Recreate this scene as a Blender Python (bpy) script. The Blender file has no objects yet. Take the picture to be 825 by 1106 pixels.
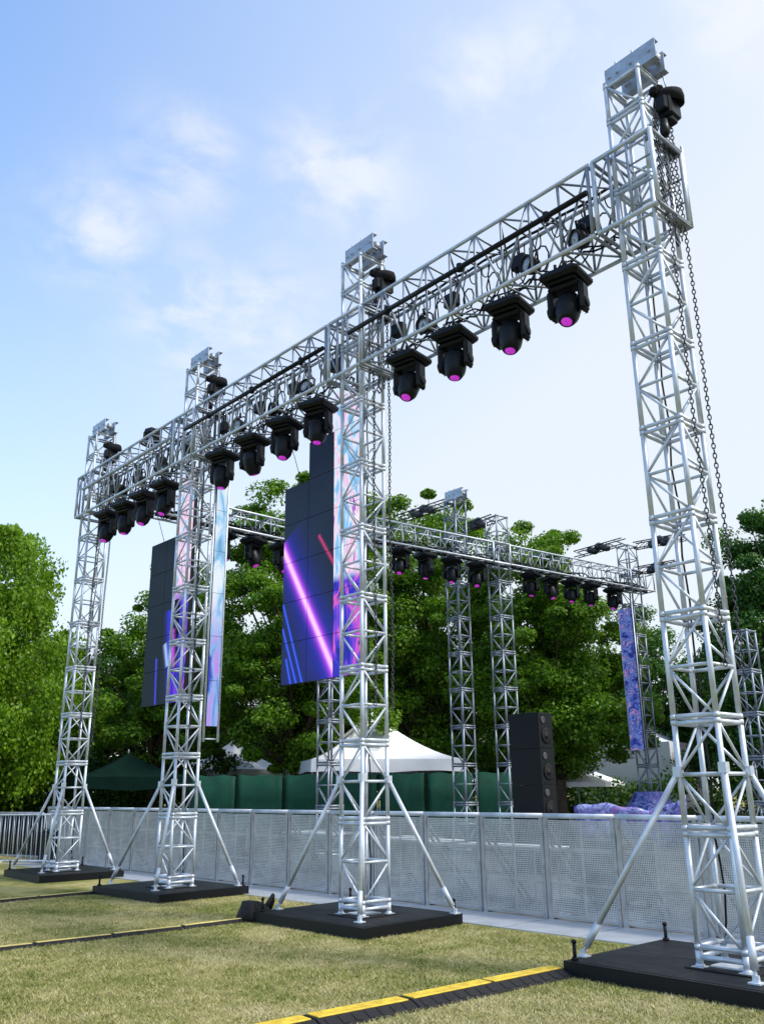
import bpy, math, random
import numpy as np
from mathutils import Vector, Matrix
R_ = math.radians
random.seed(7)
rng = np.random.default_rng(11)
SC = bpy.context.scene
COL = SC.collection

# ------------------------------------------------------------------ mesh builder
class MB:
    def __init__(s): s.v = []; s.f = []; s.sm = []; s.mi = []; s.uv = {}
    def add(s, vs, fs, smooth=False, mi=0, uvs=None):
        o = len(s.v); s.v += [tuple(p) for p in vs]
        for k, f in enumerate(fs):
            s.f.append(tuple(o + i for i in f)); s.sm.append(smooth); s.mi.append(mi)
            if uvs: s.uv[len(s.f) - 1] = uvs[k]
        return s
    def box(s, c, d, M=None, mi=0):
        x, y, z = (q / 2 for q in d)
        vs = [Vector((i * x, j * y, k * z)) for i in (-1, 1) for j in (-1, 1) for k in (-1, 1)]
        c = Vector(c); vs = [(M @ p if M else p) + c for p in vs]
        return s.add(vs, [(0, 1, 3, 2), (4, 6, 7, 5), (0, 4, 5, 1), (2, 3, 7, 6), (0, 2, 6, 4), (1, 5, 7, 3)], False, mi)
    def span(s, a, b, mi=0):
        return s.box([(a[i] + b[i]) / 2 for i in range(3)], [abs(b[i] - a[i]) for i in range(3)], None, mi)
    def bbox(s, c, d, ch, M=None, mi=0):           # box with chamfered edges
        x, y, z = (q / 2 for q in d); vs = []; fs = []
        def ring(zz, ix):
            X, Y = x - ix, y - ix; k = ch
            return [(-X + k, -Y, zz), (X - k, -Y, zz), (X, -Y + k, zz), (X, Y - k, zz), (X - k, Y, zz), (-X + k, Y, zz), (-X, Y - k, zz), (-X, -Y + k, zz)]
        L = [ring(-z, ch), ring(-z + ch, 0), ring(z - ch, 0), ring(z, ch)]
        for r in L: vs += r
        for k in range(3):
            for i in range(8):
                j = (i + 1) % 8; fs.append((k * 8 + i, k * 8 + j, k * 8 + 8 + j, k * 8 + 8 + i))
        fs.append(tuple(range(7, -1, -1))); fs.append(tuple(range(24, 32)))
        c = Vector(c); vs = [(M @ Vector(p) if M else Vector(p)) + c for p in vs]
        return s.add(vs, fs, False, mi)
    def tube(s, p, q, r, n=8, r2=None, mi=0):
        p = Vector(p); q = Vector(q); r2 = r if r2 is None else r2
        d = (q - p)
        if d.length < 1e-6: return s
        d.normalize(); a = d.orthogonal().normalized(); b = d.cross(a)
        vs = []
        for (c, rr) in ((p, r), (q, r2)):
            for i in range(n):
                t = 2 * math.pi * i / n; vs.append(c + (a * math.cos(t) + b * math.sin(t)) * rr)
        o = len(s.v)
        s.add(vs, [(i, (i + 1) % n, n + (i + 1) % n, n + i) for i in range(n)], True, mi)
        s.add([], [], False)
        s.f.append(tuple(o + i for i in range(n - 1, -1, -1))); s.sm.append(False); s.mi.append(mi)
        s.f.append(tuple(o + n + i for i in range(n))); s.sm.append(False); s.mi.append(mi)
        return s
    def path(s, pts, r, n=6, taper=None, mi=0):
        pts = [Vector(p) for p in pts]; m = len(pts); vs = []; fs = []
        ref = None
        for k, p in enumerate(pts):
            d = (pts[min(k + 1, m - 1)] - pts[max(k - 1, 0)]).normalized()
            a = d.orthogonal().normalized() if ref is None else (ref - d * ref.dot(d)).normalized()
            ref = a; b = d.cross(a); rr = r if taper is None else r + (taper - r) * k / (m - 1)
            for i in range(n):
                t = 2 * math.pi * i / n; vs.append(p + (a * math.cos(t) + b * math.sin(t)) * rr)
        for k in range(m - 1):
            for i in range(n):
                j = (i + 1) % n; fs.append((k * n + i, k * n + j, k * n + n + j, k * n + n + i))
        fs.append(tuple(range(n - 1, -1, -1))); fs.append(tuple(range((m - 1) * n, m * n)))
        return s.add(vs, fs, True, mi)
    def lathe(s, prof, n=16, M=None, c=(0, 0, 0), mi=0, smooth=True):
        c = Vector(c); vs = []; fs = []; m = len(prof)
        for (r, z) in prof:
            for i in range(n):
                t = 2 * math.pi * i / n; p = Vector((r * math.cos(t), r * math.sin(t), z))
                vs.append((M @ p if M else p) + c)
        for k in range(m - 1):
            for i in range(n):
                j = (i + 1) % n; fs.append((k * n + i, k * n + j, k * n + n + j, k * n + n + i))
        fs.append(tuple(range(n - 1, -1, -1))); fs.append(tuple(range((m - 1) * n, m * n)))
        return s.add(vs, fs, smooth, mi)
    def mesh(s, name, mats):
        me = bpy.data.meshes.new(name); me.from_pydata(s.v, [], s.f)
        for p, sm, mi in zip(me.polygons, s.sm, s.mi): p.use_smooth = sm; p.material_index = mi
        if s.uv:
            ul = me.uv_layers.new(name='UVMap')
            for p in me.polygons:
                if p.index in s.uv:
                    for li, u in zip(p.loop_indices, s.uv[p.index]): ul.data[li].uv = u
        for m in (mats if isinstance(mats, (list, tuple)) else [mats]): me.materials.append(m)
        me.update(); return me
    def build(s, name, mats, parent=None, loc=(0, 0, 0), rot=None):
        return link(name, s.mesh(name, mats), parent, loc, rot)

def link(name, data, parent=None, loc=(0, 0, 0), rot=None):
    o = bpy.data.objects.new(name, data); COL.objects.link(o); o.location = loc
    if rot: o.rotation_euler = rot
    if parent: o.parent = parent
    return o
def tag(o, label=None, cat=None, group=None, kind=None):
    if label: o['label'] = label
    if cat: o['category'] = cat
    if group: o['group'] = group
    if kind: o['kind'] = kind
    return o
def empty(name, loc=(0, 0, 0), rz=0, label=None, cat=None, group=None):
    o = link(name, None, None, loc, (0, 0, rz)); o.empty_display_size = .2
    return tag(o, label, cat, group)
def clone(o, parent=None):
    c = o.copy(); COL.objects.link(c)
    if parent: c.parent = parent
    for ch in list(o.children): clone(ch, c)
    return c
def clone_thing(o, loc, rz, label):
    c = clone(o); c.location = loc; c.rotation_euler = (0, 0, rz); c['label'] = label
    return c

# ------------------------------------------------------------------ materials
class NT:
    def __init__(s, tree): s.t = tree; s.n = tree.nodes; s.l = tree.links
    def new(s, ty, **kw):
        n = s.n.new(ty)
        for k, v in kw.items(): setattr(n, k, v)
        return n
    def put(s, sock, v):
        if isinstance(v, bpy.types.NodeSocket): s.l.new(v, sock)
        elif v is not None: sock.default_value = v
    def m(s, op, a, b=None, c=None, clamp=False):
        n = s.new('ShaderNodeMath', operation=op, use_clamp=clamp); s.put(n.inputs[0], a)
        if b is not None: s.put(n.inputs[1], b)
        if c is not None: s.put(n.inputs[2], c)
        return n.outputs[0]
    def noise(s, vec, scale, detail=3, rough=.55, dist=0):
        n = s.new('ShaderNodeTexNoise'); s.put(n.inputs['Vector'], vec)
        n.inputs['Scale'].default_value = scale; n.inputs['Detail'].default_value = detail
        n.inputs['Roughness'].default_value = rough; n.inputs['Distortion'].default_value = dist
        return n.outputs['Fac']
    def ramp(s, fac, stops):
        n = s.new('ShaderNodeValToRGB'); s.put(n.inputs[0], fac); e = n.color_ramp.elements
        while len(e) < len(stops): e.new(.5)
        for el, (p, c) in zip(e, stops):
            el.position = p; el.color = (*c, 1) if len(c) == 3 else c
        return n.outputs[0]
    def mix(s, f, a, b, bt='MIX'):
        n = s.new('ShaderNodeMix', data_type='RGBA', blend_type=bt); s.put(n.inputs[0], f)
        for i, v in ((6, a), (7, b)):
            if isinstance(v, tuple) and len(v) == 3: v = (*v, 1)
            s.put(n.inputs[i], v)
        return n.outputs[2]
    def vm(s, op, a, b=None):
        n = s.new('ShaderNodeVectorMath', operation=op); s.put(n.inputs[0], a)
        if b is not None: s.put(n.inputs[1], b)
        return n

def mat(name, col=(.5, .5, .5), rough=.5, metal=0, spec=.5, vary=0, vscale=8, bump=0, bscale=60, rvary=0):
    m = bpy.data.materials.new(name); m.use_nodes = True
    t = NT(m.node_tree); b = t.n['Principled BSDF']
    b.inputs['Base Color'].default_value = (*col, 1); b.inputs['Roughness'].default_value = rough
    b.inputs['Metallic'].default_value = metal; b.inputs['Specular IOR Level'].default_value = spec
    if vary or bump or rvary:
        tc = t.new('ShaderNodeTexCoord').outputs['Object']
        if vary:
            f = t.noise(tc, vscale, 5, .6)
            lo = tuple(max(0, c * (1 - vary)) for c in col); hi = tuple(min(1, c * (1 + vary)) for c in col)
            t.l.new(t.ramp(f, [(.3, lo), (.7, hi)]), b.inputs['Base Color'])
        if rvary:
            f = t.noise(tc, vscale * 1.7, 4, .6)
            t.l.new(t.m('MULTIPLY_ADD', f, rvary * 2, rough - rvary), b.inputs['Roughness'])
        if bump:
            f = t.noise(tc, bscale, 4, .6); bn = t.new('ShaderNodeBump'); bn.inputs['Strength'].default_value = bump
            bn.inputs['Distance'].default_value = .02; t.l.new(f, bn.inputs['Height']); t.l.new(bn.outputs[0], b.inputs['Normal'])
    return m

M = {}
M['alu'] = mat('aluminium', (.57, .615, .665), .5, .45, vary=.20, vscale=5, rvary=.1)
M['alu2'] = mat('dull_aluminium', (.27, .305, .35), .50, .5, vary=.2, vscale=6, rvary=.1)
M['steel'] = mat('galvanised_steel', (.40, .43, .47), .5, .5, vary=.2, vscale=9, rvary=.1)
M['darksteel'] = mat('dark_chain_steel', (.06, .06, .065), .45, .6, vary=.3)
M['black'] = mat('black_plastic', (.004, .0055, .0075), .42, spec=.22, vary=.2, rvary=.06)
M['blackrub'] = mat('black_rubber', (.012, .012, .013), .7, spec=.3, vary=.3, vscale=14, bump=.3)
M['pipe'] = mat('black_pipe', (.006, .007, .009), .45, spec=.22)
M['deck'] = mat('black_deck_ply', (.006, .0065, .007), .55, spec=.22, vary=.35, vscale=3, bump=.12, bscale=90, rvary=.12)
def scuff(m):                                        # pale dust and scrape marks worn into the ply
    t = NT(m.node_tree); b = t.n['Principled BSDF']; tc = t.new('ShaderNodeTexCoord').outputs['Object']
    mp = t.new('ShaderNodeMapping'); t.l.new(tc, mp.inputs[0]); mp.inputs['Scale'].default_value = (3, 16, 3); mp.inputs['Rotation'].default_value = (0, 0, .6)
    f = t.m('MULTIPLY', t.m('SUBTRACT', t.noise(mp.outputs[0], 2.2, 6, .7), .60), 6, clamp=True); d = t.m('MULTIPLY', t.m('SUBTRACT', t.noise(tc, 1.8, 5, .65), .5), 2.5, clamp=True)
    src = b.inputs['Base Color'].links[0].from_socket
    t.l.new(t.mix(t.m('MULTIPLY', f, .5), t.mix(t.m('MULTIPLY', d, .35), src, (.06, .055, .045)), (.11, .105, .10)), b.inputs['Base Color'])
scuff(M['deck'])
M['white'] = mat('white_tent_fabric', (.80, .81, .83), .75, spec=.2, vary=.05, vscale=2, bump=.3, bscale=3)
M['greentarp'] = mat('green_tarpaulin', (.008, .055, .034), .7, spec=.15, vary=.25, vscale=2.5, bump=.4, bscale=5)
M['darkgreen'] = mat('dark_green_fabric', (.002, .013, .009), .9, spec=.08, vary=.2, vscale=3)
M['tread'] = mat('tread_plate', (.55, .57, .60), .38, .5, vary=.14, vscale=3, rvary=.1, bump=.15, bscale=40)
M['yellow'] = mat('yellow_polyurethane', (.66, .46, .035), .55, vary=.3, vscale=12)
M['paleyellow'] = mat('worn_yellow_lid', (.62, .50, .16), .55, vary=.3, vscale=8)
M['bark'] = mat('bark', (.085, .065, .048), .9, spec=.2, vary=.4, vscale=9, bump=.8, bscale=20)
M['cloth'] = mat('black_cloth', (.012, .012, .014), .9, spec=.2, vary=.3, bump=.4, bscale=12)
M['greycase'] = mat('grey_case', (.05, .05, .055), .5, vary=.25)
M['whitepl'] = mat('white_plastic', (.75, .76, .78), .45, vary=.06)
M['grill'] = mat('speaker_grille', (.006, .006, .007), .6, spec=.3, bump=.5, bscale=200)

def leafmat(name, c1, c2, tr):
    m = bpy.data.materials.new(name); m.use_nodes = True; t = NT(m.node_tree); t.n.clear()
    out = t.new('ShaderNodeOutputMaterial'); g = t.new('ShaderNodeNewGeometry'); tc = t.new('ShaderNodeTexCoord').outputs['Object']
    f = t.m('ADD', t.m('MULTIPLY', g.outputs['Random Per Island'], .6), t.m('MULTIPLY', t.noise(tc, .7, 2), .4))
    col = t.ramp(f, [(.15, c1), (.5, tuple((a + b) / 2 for a, b in zip(c1, c2))), (.9, c2)])
    p = t.new('ShaderNodeBsdfPrincipled'); t.l.new(col, p.inputs['Base Color']); p.inputs['Roughness'].default_value = .48
    p.inputs['Specular IOR Level'].default_value = .35
    tb = t.new('ShaderNodeBsdfTranslucent'); t.l.new(t.mix(1, col, (1.0, 1.0, .45), 'MULTIPLY'), tb.inputs['Color'])
    mx = t.new('ShaderNodeMixShader'); mx.inputs[0].default_value = tr
    t.l.new(p.outputs[0], mx.inputs[1]); t.l.new(tb.outputs[0], mx.inputs[2]); t.l.new(mx.outputs[0], out.inputs[0])
    return m
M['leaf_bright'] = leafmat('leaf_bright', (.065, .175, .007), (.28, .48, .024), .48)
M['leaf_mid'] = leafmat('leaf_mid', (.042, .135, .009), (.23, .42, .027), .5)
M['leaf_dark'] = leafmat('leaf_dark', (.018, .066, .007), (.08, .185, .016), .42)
M['leaf_blue'] = leafmat('leaf_bluish', (.020, .088, .014), (.10, .24, .034), .42)

M['barr'] = mat('barrier_aluminium', (.38, .385, .39), .5, .45, vary=.2, vscale=5)
def perf():
    m = bpy.data.materials.new('perforated_sheet'); m.use_nodes = True; t = NT(m.node_tree); b = t.n['Principled BSDF']; out = t.n['Material Output']
    b.inputs['Metallic'].default_value = .45; b.inputs['Roughness'].default_value = .5
    uv = t.new('ShaderNodeTexCoord').outputs['UV']; s = t.new('ShaderNodeSeparateXYZ'); t.l.new(uv, s.inputs[0])
    tcw = t.new('ShaderNodeNewGeometry').outputs['Position']
    n = t.noise(tcw, 2.2, 6, .7); t.l.new(t.ramp(n, [(.3, (.37, .365, .355)), (.68, (.58, .575, .56))]), b.inputs['Base Color'])
    def fr(x): return t.m('SUBTRACT', t.m('FRACT', t.m('MULTIPLY', x, 38)), .5)
    d = t.m('SQRT', t.m('ADD', t.m('POWER', fr(s.outputs[0]), 2), t.m('POWER', fr(s.outputs[1]), 2)))
    hole = t.m('LESS_THAN', d, .29)
    tr = t.new('ShaderNodeBsdfTransparent'); mx = t.new('ShaderNodeMixShader')
    t.l.new(hole, mx.inputs[0]); t.l.new(b.outputs[0], mx.inputs[1]); t.l.new(tr.outputs[0], mx.inputs[2]); t.l.new(mx.outputs[0], out.inputs[0])
    return m
M['perf'] = perf()

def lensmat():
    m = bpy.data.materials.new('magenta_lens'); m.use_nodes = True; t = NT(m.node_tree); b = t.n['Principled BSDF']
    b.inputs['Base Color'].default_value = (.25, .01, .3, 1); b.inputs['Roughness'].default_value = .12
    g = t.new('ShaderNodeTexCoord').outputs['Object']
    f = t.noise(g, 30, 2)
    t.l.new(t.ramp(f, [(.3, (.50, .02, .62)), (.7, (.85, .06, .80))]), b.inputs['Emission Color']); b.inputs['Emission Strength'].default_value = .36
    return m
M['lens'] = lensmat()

def ledmat(name, kind):
    m = bpy.data.materials.new(name); m.use_nodes = True; t = NT(m.node_tree); b = t.n['Principled BSDF']
    b.inputs['Base Color'].default_value = (.006, .008, .013, 1); b.inputs['Roughness'].default_value = .55; b.inputs['Specular IOR Level'].default_value = .15
    uv = t.new('ShaderNodeTexCoord').outputs['UV']; s = t.new('ShaderNodeSeparateXYZ'); t.l.new(uv, s.inputs[0]); u, v = s.outputs[0], s.outputs[1]
    b.inputs['Emission Strength'].default_value = .62
    def seg(a, c, w, soft=2.0):                       # glow profile of a straight stroke
        ax, ay = a; dx, dy = c[0] - ax, c[1] - ay; L = math.hypot(dx, dy); dx /= L; dy /= L
        px = t.m('SUBTRACT', u, ax); py = t.m('SUBTRACT', v, ay)
        dn = t.m('ABSOLUTE', t.m('ADD', t.m('MULTIPLY', px, -dy), t.m('MULTIPLY', py, dx)))
        al = t.m('ADD', t.m('MULTIPLY', px, dx), t.m('MULTIPLY', py, dy))
        inside = t.m('MULTIPLY', t.m('GREATER_THAN', al, 0), t.m('LESS_THAN', al, L))
        g = t.m('POWER', 2.718, t.m('MULTIPLY', t.m('POWER', t.m('DIVIDE', dn, w), soft), -1))
        return t.m('MULTIPLY', g, inside)
    def scaled(f, c): return t.mix(f, (0, 0, 0), c)
    def addc(a, c): return t.mix(1, a, c, 'ADD')
    def pattern(bottom):
        wv = t.new('ShaderNodeCombineXYZ'); t.l.new(t.m('MULTIPLY', u, 2.2), wv.inputs[0]); t.l.new(t.m('MULTIPLY', v, .8), wv.inputs[1])
        wv.inputs[2].default_value = bottom
        n1 = t.noise(wv.outputs[0], 1.6, 2, .5, 1.6)
        top = t.ramp(n1, [(.30, (.16, .42, .78)), (.40, (.30, .62, .92)), (.47, (.80, .80, .93)), (.54, (.85, .45, .72)), (.60, (.90, .86, .92)), (.68, (.42, .10, .55)), (.75, (.10, .25, .6))])
        low = t.ramp(n1, [(.30, (.01, .01, .18)), (.45, (.03, .03, .55)), (.55, (.22, .06, .7)), (.62, (.75, .12, .62)), (.72, (.02, .02, .25))])
        return top, low
    if kind == 'streak':
        e = scaled(1.0, (.006, .013, .026))
        e = addc(e, scaled(t.m('MULTIPLY', t.noise(uv, 1.3, 2), .02), (.3, .4, .9)))
        A, B_ = (2.93, 5.50), (1.45, 3.17)
        e = addc(e, scaled(seg(A, B_, .30, 1.4), (.008, .004, .42)))
        e = addc(e, scaled(seg(A, B_, .105), (.62, .04, .70)))
        e = addc(e, scaled(seg(A, B_, .05), (.65, .60, .45)))
        e = addc(e, scaled(seg((1.93, 5.48), (1.53, 4.93), .028), (.50, .02, .12)))
        for a, c in (((2.86, 4.1), (2.45, 3.15)), ((2.86, 4.5), (2.3, 3.15)), ((2.75, 3.6), (2.6, 3.15))):
            e = addc(e, scaled(seg(a, c, .022), (.03, .10, .95)))
        low = t.m('MULTIPLY', t.m('SUBTRACT', 1, t.m('SMOOTH_MIN', 1, t.m('MULTIPLY', t.m('SUBTRACT', v, 3.1), .75, clamp=True), .1)), t.noise(uv, 2.2, 2))
        e = addc(e, scaled(t.m('MULTIPLY', low, .6, clamp=True), (.008, .010, .34)))
    elif kind == 'dim':
        e = scaled(1.0, (.005, .010, .015))
        for a, c, w, cc in (((2.36, 4.1), (2.30, 3.2), .03, (.05, .05, .8)), ((1.95, 5.0), (1.75, 3.3), .12, (.02, .015, .55)), ((1.78, 4.6), (1.6, 3.2), .08, (.5, .08, .6)), ((2.05, 4.35), (1.9, 3.9), .06, (.35, .5, .8))):
            e = addc(e, scaled(seg(a, c, w), cc))
    elif kind == 'bright':
        top, low = pattern(0.0); e = t.mix(t.m('MULTIPLY', t.m('SUBTRACT', v, 4.62), 8, clamp=True), low, top)
    elif kind == 'bright2':
        top, low = pattern(4.4); e = t.mix(t.m('MULTIPLY', t.m('SUBTRACT', v, 5.1), 3, clamp=True), low, top)
    elif kind == 'sky':
        wv = t.new('ShaderNodeCombineXYZ'); t.l.new(t.m('MULTIPLY', u, 3), wv.inputs[0]); t.l.new(v, wv.inputs[1])
        n1 = t.noise(wv.outputs[0], 1.6, 3, .55, .9)
        e = t.mix(t.m('MULTIPLY', t.m('SUBTRACT', v, 4.0), 1.2, clamp=True),
                  t.ramp(n1, [(.34, (.04, .06, .5)), (.5, (.25, .45, .8)), (.62, (.5, .25, .75))]),
                  t.ramp(n1, [(.30, (.12, .30, .55)), (.45, (.30, .58, .85)), (.6, (.75, .84, .92))]))
    else:
        n1 = t.noise(uv, 3.2, 4, .6, 1.2)
        e = t.ramp(n1, [(.3, (.01, .01, .12)), (.42, (.05, .08, .50)), (.5, (.20, .32, .80)), (.55, (.04, .05, .4)), (.60, (.50, .45, .8)), (.66, (.55, .05, .45)), (.72, (.03, .03, .25))])
        b.inputs['Emission Strength'].default_value = .36
    t.l.new(e, b.inputs['Emission Color'])
    return m
LED = {k: ledmat('led_face_' + k, k) for k in ('streak', 'dim', 'bright', 'bright2', 'sky', 'violet')}

def drapemat():
    m = bpy.data.materials.new('printed_violet_drape'); m.use_nodes = True; t = NT(m.node_tree); b = t.n['Principled BSDF']
    tc = t.new('ShaderNodeTexCoord').outputs['Object']; n = t.noise(tc, 2.2, 4, .6, 2.2)
    t.l.new(t.ramp(n, [(.3, (.012, .014, .10)), (.42, (.04, .05, .30)), (.48, (.30, .36, .62)), (.53, (.06, .06, .36)), (.60, (.22, .16, .46)), (.66, (.30, .08, .34)), (.74, (.02, .02, .16))]), b.inputs['Base Color'])
    b.inputs['Roughness'].default_value = .4
    return m
M['drape'] = drapemat()

def groundmat():
    m = bpy.data.materials.new('mown_lawn'); m.use_nodes = True; t = NT(m.node_tree); b = t.n['Principled BSDF']
    tc = t.new('ShaderNodeTexCoord').outputs['Object']
    big = t.m('MULTIPLY_ADD', t.noise(tc, .75, 4, .62, .6), 1.15, -.075); fine = t.noise(tc, 26, 5, .75); mid = t.noise(tc, 4.5, 4, .65, .5)
    f = t.m('ADD', t.m('MULTIPLY', big, .55), t.m('ADD', t.m('MULTIPLY', mid, .3), t.m('MULTIPLY', fine, .25)))
    c = t.ramp(f, [(.40, (.12, .14, .028)), (.50, (.21, .21, .06)), (.58, (.31, .28, .11)), (.70, (.42, .37, .18))])
    t.l.new(c, b.inputs['Base Color']); b.inputs['Roughness'].default_value = .95; b.inputs['Specular IOR Level'].default_value = .1
    bn = t.new('ShaderNodeBump'); bn.inputs['Strength'].default_value = .8; bn.inputs['Distance'].default_value = .03
    t.l.new(t.m('ADD', fine, mid), bn.inputs['Height']); t.l.new(bn.outputs[0], b.inputs['Normal'])
    return m
def blademat():
    m = bpy.data.materials.new('grass_blades'); m.use_nodes = True; t = NT(m.node_tree); b = t.n['Principled BSDF']
    tc = t.new('ShaderNodeTexCoord').outputs['Object']; g = t.new('ShaderNodeNewGeometry').outputs['Random Per Island']
    big = t.m('MULTIPLY_ADD', t.noise(tc, .75, 4, .62, .6), 1.15, -.075); mid = t.noise(tc, 4.5, 4, .65, .5)
    f = t.m('ADD', t.m('MULTIPLY', big, .5), t.m('ADD', t.m('MULTIPLY', mid, .38), t.m('MULTIPLY', g, .20)))
    c = t.ramp(f, [(.36, (.13, .17, .035)), (.47, (.24, .25, .075)), (.56, (.38, .35, .15)), (.67, (.50, .45, .25))])
    t.l.new(c, b.inputs['Base Color']); b.inputs['Roughness'].default_value = .7; b.inputs['Specular IOR Level'].default_value = .2
    return m

# ------------------------------------------------------------------ setting
g = MB(); g.add([(-400, -400, 0), (400, -400, 0), (400, 400, 0), (-400, 400, 0)], [(0, 1, 2, 3)])
tag(g.build('ground', groundmat()), kind='structure')
M['pit'] = mat('grey_ground_sheet', (.075, .075, .07), .85, vary=.35, vscale=.8)
g = MB(); g.add([(2.35, -12, .004), (60, -12, .004), (60, 60, .004), (1.6, 60, .004), (1.72, 17.6, .004)], [(0, 1, 2, 3, 4)]); tag(g.build('pavement', M['pit']), kind='structure')
g = MB(); g.add([(-90, -60, .004), (-10.5, -60, .004), (-10.5, 60, .004), (-90, 60, .004)], [(0, 1, 2, 3)]); g.add([(-10.5, -60, .004), (60, -60, .004), (60, -12, .004), (-10.5, -12, .004)], [(0, 1, 2, 3)]); tag(g.build('bounce_sheet', M['pit']), kind='structure')  # unseen grey sheet added behind the camera to cool the warm ground bounce

CAM = Vector((-7.49, -3.96, 1.6)); RV = Vector((.74449, -.66763, 0)); FH = Vector((.66763, .74449, 0))
def vp(lat, dep, z=0):                         # a ground point given sideways and forward metres from where the photographer stood
    p = CAM + RV * lat + FH * dep; return Vector((p.x, p.y, z))

# short mown grass standing in the part of the lawn near the photographer
def grass():
    n = 430000
    d = 4.9 + (15.5 - 4.9) * rng.random(n) ** 1.35; lat = (rng.random(n) * 2 - 1) * (d * .52 + .6)
    x = CAM.x + RV.x * lat + FH.x * d; y = CAM.y + RV.y * lat + FH.y * d
    keep = x < 1.15
    x, y = x[keep], y[keep]; n = len(x)
    cl = np.sin(x * 5.1 + np.sin(y * 3.7) * 1.3) * np.sin(y * 4.3 + np.sin(x * 2.9) * 1.7)
    h = .011 + .015 * rng.random(n) + .006 * cl; w = .0028 + .0032 * rng.random(n)
    a = rng.random(n) * 6.283; b = rng.random(n) * 6.283; ln = h * (.5 + 1.2 * rng.random(n))
    v = np.zeros((n, 3, 3))
    v[:, 0, 0] = x - np.cos(a) * w; v[:, 0, 1] = y - np.sin(a) * w
    v[:, 1, 0] = x + np.cos(a) * w; v[:, 1, 1] = y + np.sin(a) * w
    v[:, 2, 0] = x + np.cos(b) * ln; v[:, 2, 1] = y + np.sin(b) * ln; v[:, 2, 2] = h
    v[:, :2, 2] = -.002
    return fastmesh('grass', v.reshape(-1, 3), 3)
def fastmesh(name, v, k):
    n = len(v) // k; me = bpy.data.meshes.new(name)
    me.vertices.add(len(v)); me.vertices.foreach_set('co', np.ascontiguousarray(v, dtype=np.float32).ravel())
    me.loops.add(len(v)); me.loops.foreach_set('vertex_index', np.arange(len(v), dtype=np.int32))
    me.polygons.add(n); me.polygons.foreach_set('loop_start', np.arange(0, n * k, k, dtype=np.int32))
    me.update(calc_edges=True); return me
gm = grass(); gm.materials.append(blademat())
tag(link('grass', gm), 'short patchy dry and green mown grass', 'grass', kind='stuff')

# ------------------------------------------------------------------ truss towers
A = .42; S = [13.995, 9.557, 4.817, 0.0]          # tower side; positions of the near corners along the row
ZB, ZT = 7.444, 8.379; SEC = .955; Z0 = .265
C4 = [(0, 0), (A, 0), (A, A), (0, A)]
CH, RL, DG = .0255, .021, .0135
def sec_meshes(h, nb, chord=CH, rail=RL, diag=DG, a=A, name='truss_section', mt=None):
    mt = mt or M['alu']
    c4 = [(0, 0), (a, 0), (a, a), (0, a)]
    ch = MB(); ch.tube((0, 0, .004), (0, 0, h - .004), chord, 10)
    for z in (.0, h - .05): ch.tube((0, 0, z + .004), (0, 0, z + .046), chord + .006, 10)   # coupler collars
    lat = MB(); bay = h / nb
    for i in range(4):
        (x0, y0), (x1, y1) = c4[i], c4[(i + 1) % 4]
        d = Vector((x1 - x0, y1 - y0, 0)).normalized() * chord * .8
        for k in range(1, nb): lat.tube((x0 + d.x, y0 + d.y, k * bay), (x1 - d.x, y1 - d.y, k * bay), rail * .8, 8)
        for k in range(nb):
            za, zb = k * bay + .035, (k + 1) * bay - .035
            if (k + i) % 2: za, zb = zb, za
            lat.tube((x0 + d.x, y0 + d.y, za), (x1 - d.x, y1 - d.y, zb), diag, 7)
    ring = MB()
    for i in range(4):
        (x0, y0), (x1, y1) = c4[i], c4[(i + 1) % 4]; d = Vector((x1 - x0, y1 - y0, 0)).normalized() * chord * .8
        ring.tube((x0 + d.x, y0 + d.y, 0), (x1 - d.x, y1 - d.y, 0), rail, 8)
    return ch.mesh('chord', mt), lat.mesh(name, mt), ring.mesh('end_frame', mt)
FULL = sec_meshes(SEC, 2); HEADSEC = sec_meshes(9.375 - Z0 - 9 * SEC, 1)
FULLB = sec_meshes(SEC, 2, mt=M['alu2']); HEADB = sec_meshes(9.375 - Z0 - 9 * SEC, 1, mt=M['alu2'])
def put_section(t, meshes, z, h):
    s = link('truss_section', meshes[1], t, (0, 0, z))
    for (x, y) in C4: link('chord', meshes[0], s, (x, y, 0))
    link('end_frame', meshes[2], s, (0, 0, .03)); link('end_frame', meshes[2], s, (0, 0, h - .03))
    return s
def base_section(t):
    b = MB()
    for (x, y) in C4:
        b.tube((x, y, .142), (x, y, Z0), .03, 10); b.box((x, y, .135), (.11, .11, .014)); b.lathe([(.04, 0), (.04, .012), (.02, .03)], 10, None, (x, y, .142))
    for i in range(4):
        (x0, y0), (x1, y1) = C4[i], C4[(i + 1) % 4]; b.tube((x0, y0, .215), (x1, y1, .215), .022, 8)
    b.span((.06, .06, .128), (A - .06, A - .06, .150))
    b.build('base_frame', M['alu'], t)
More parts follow.
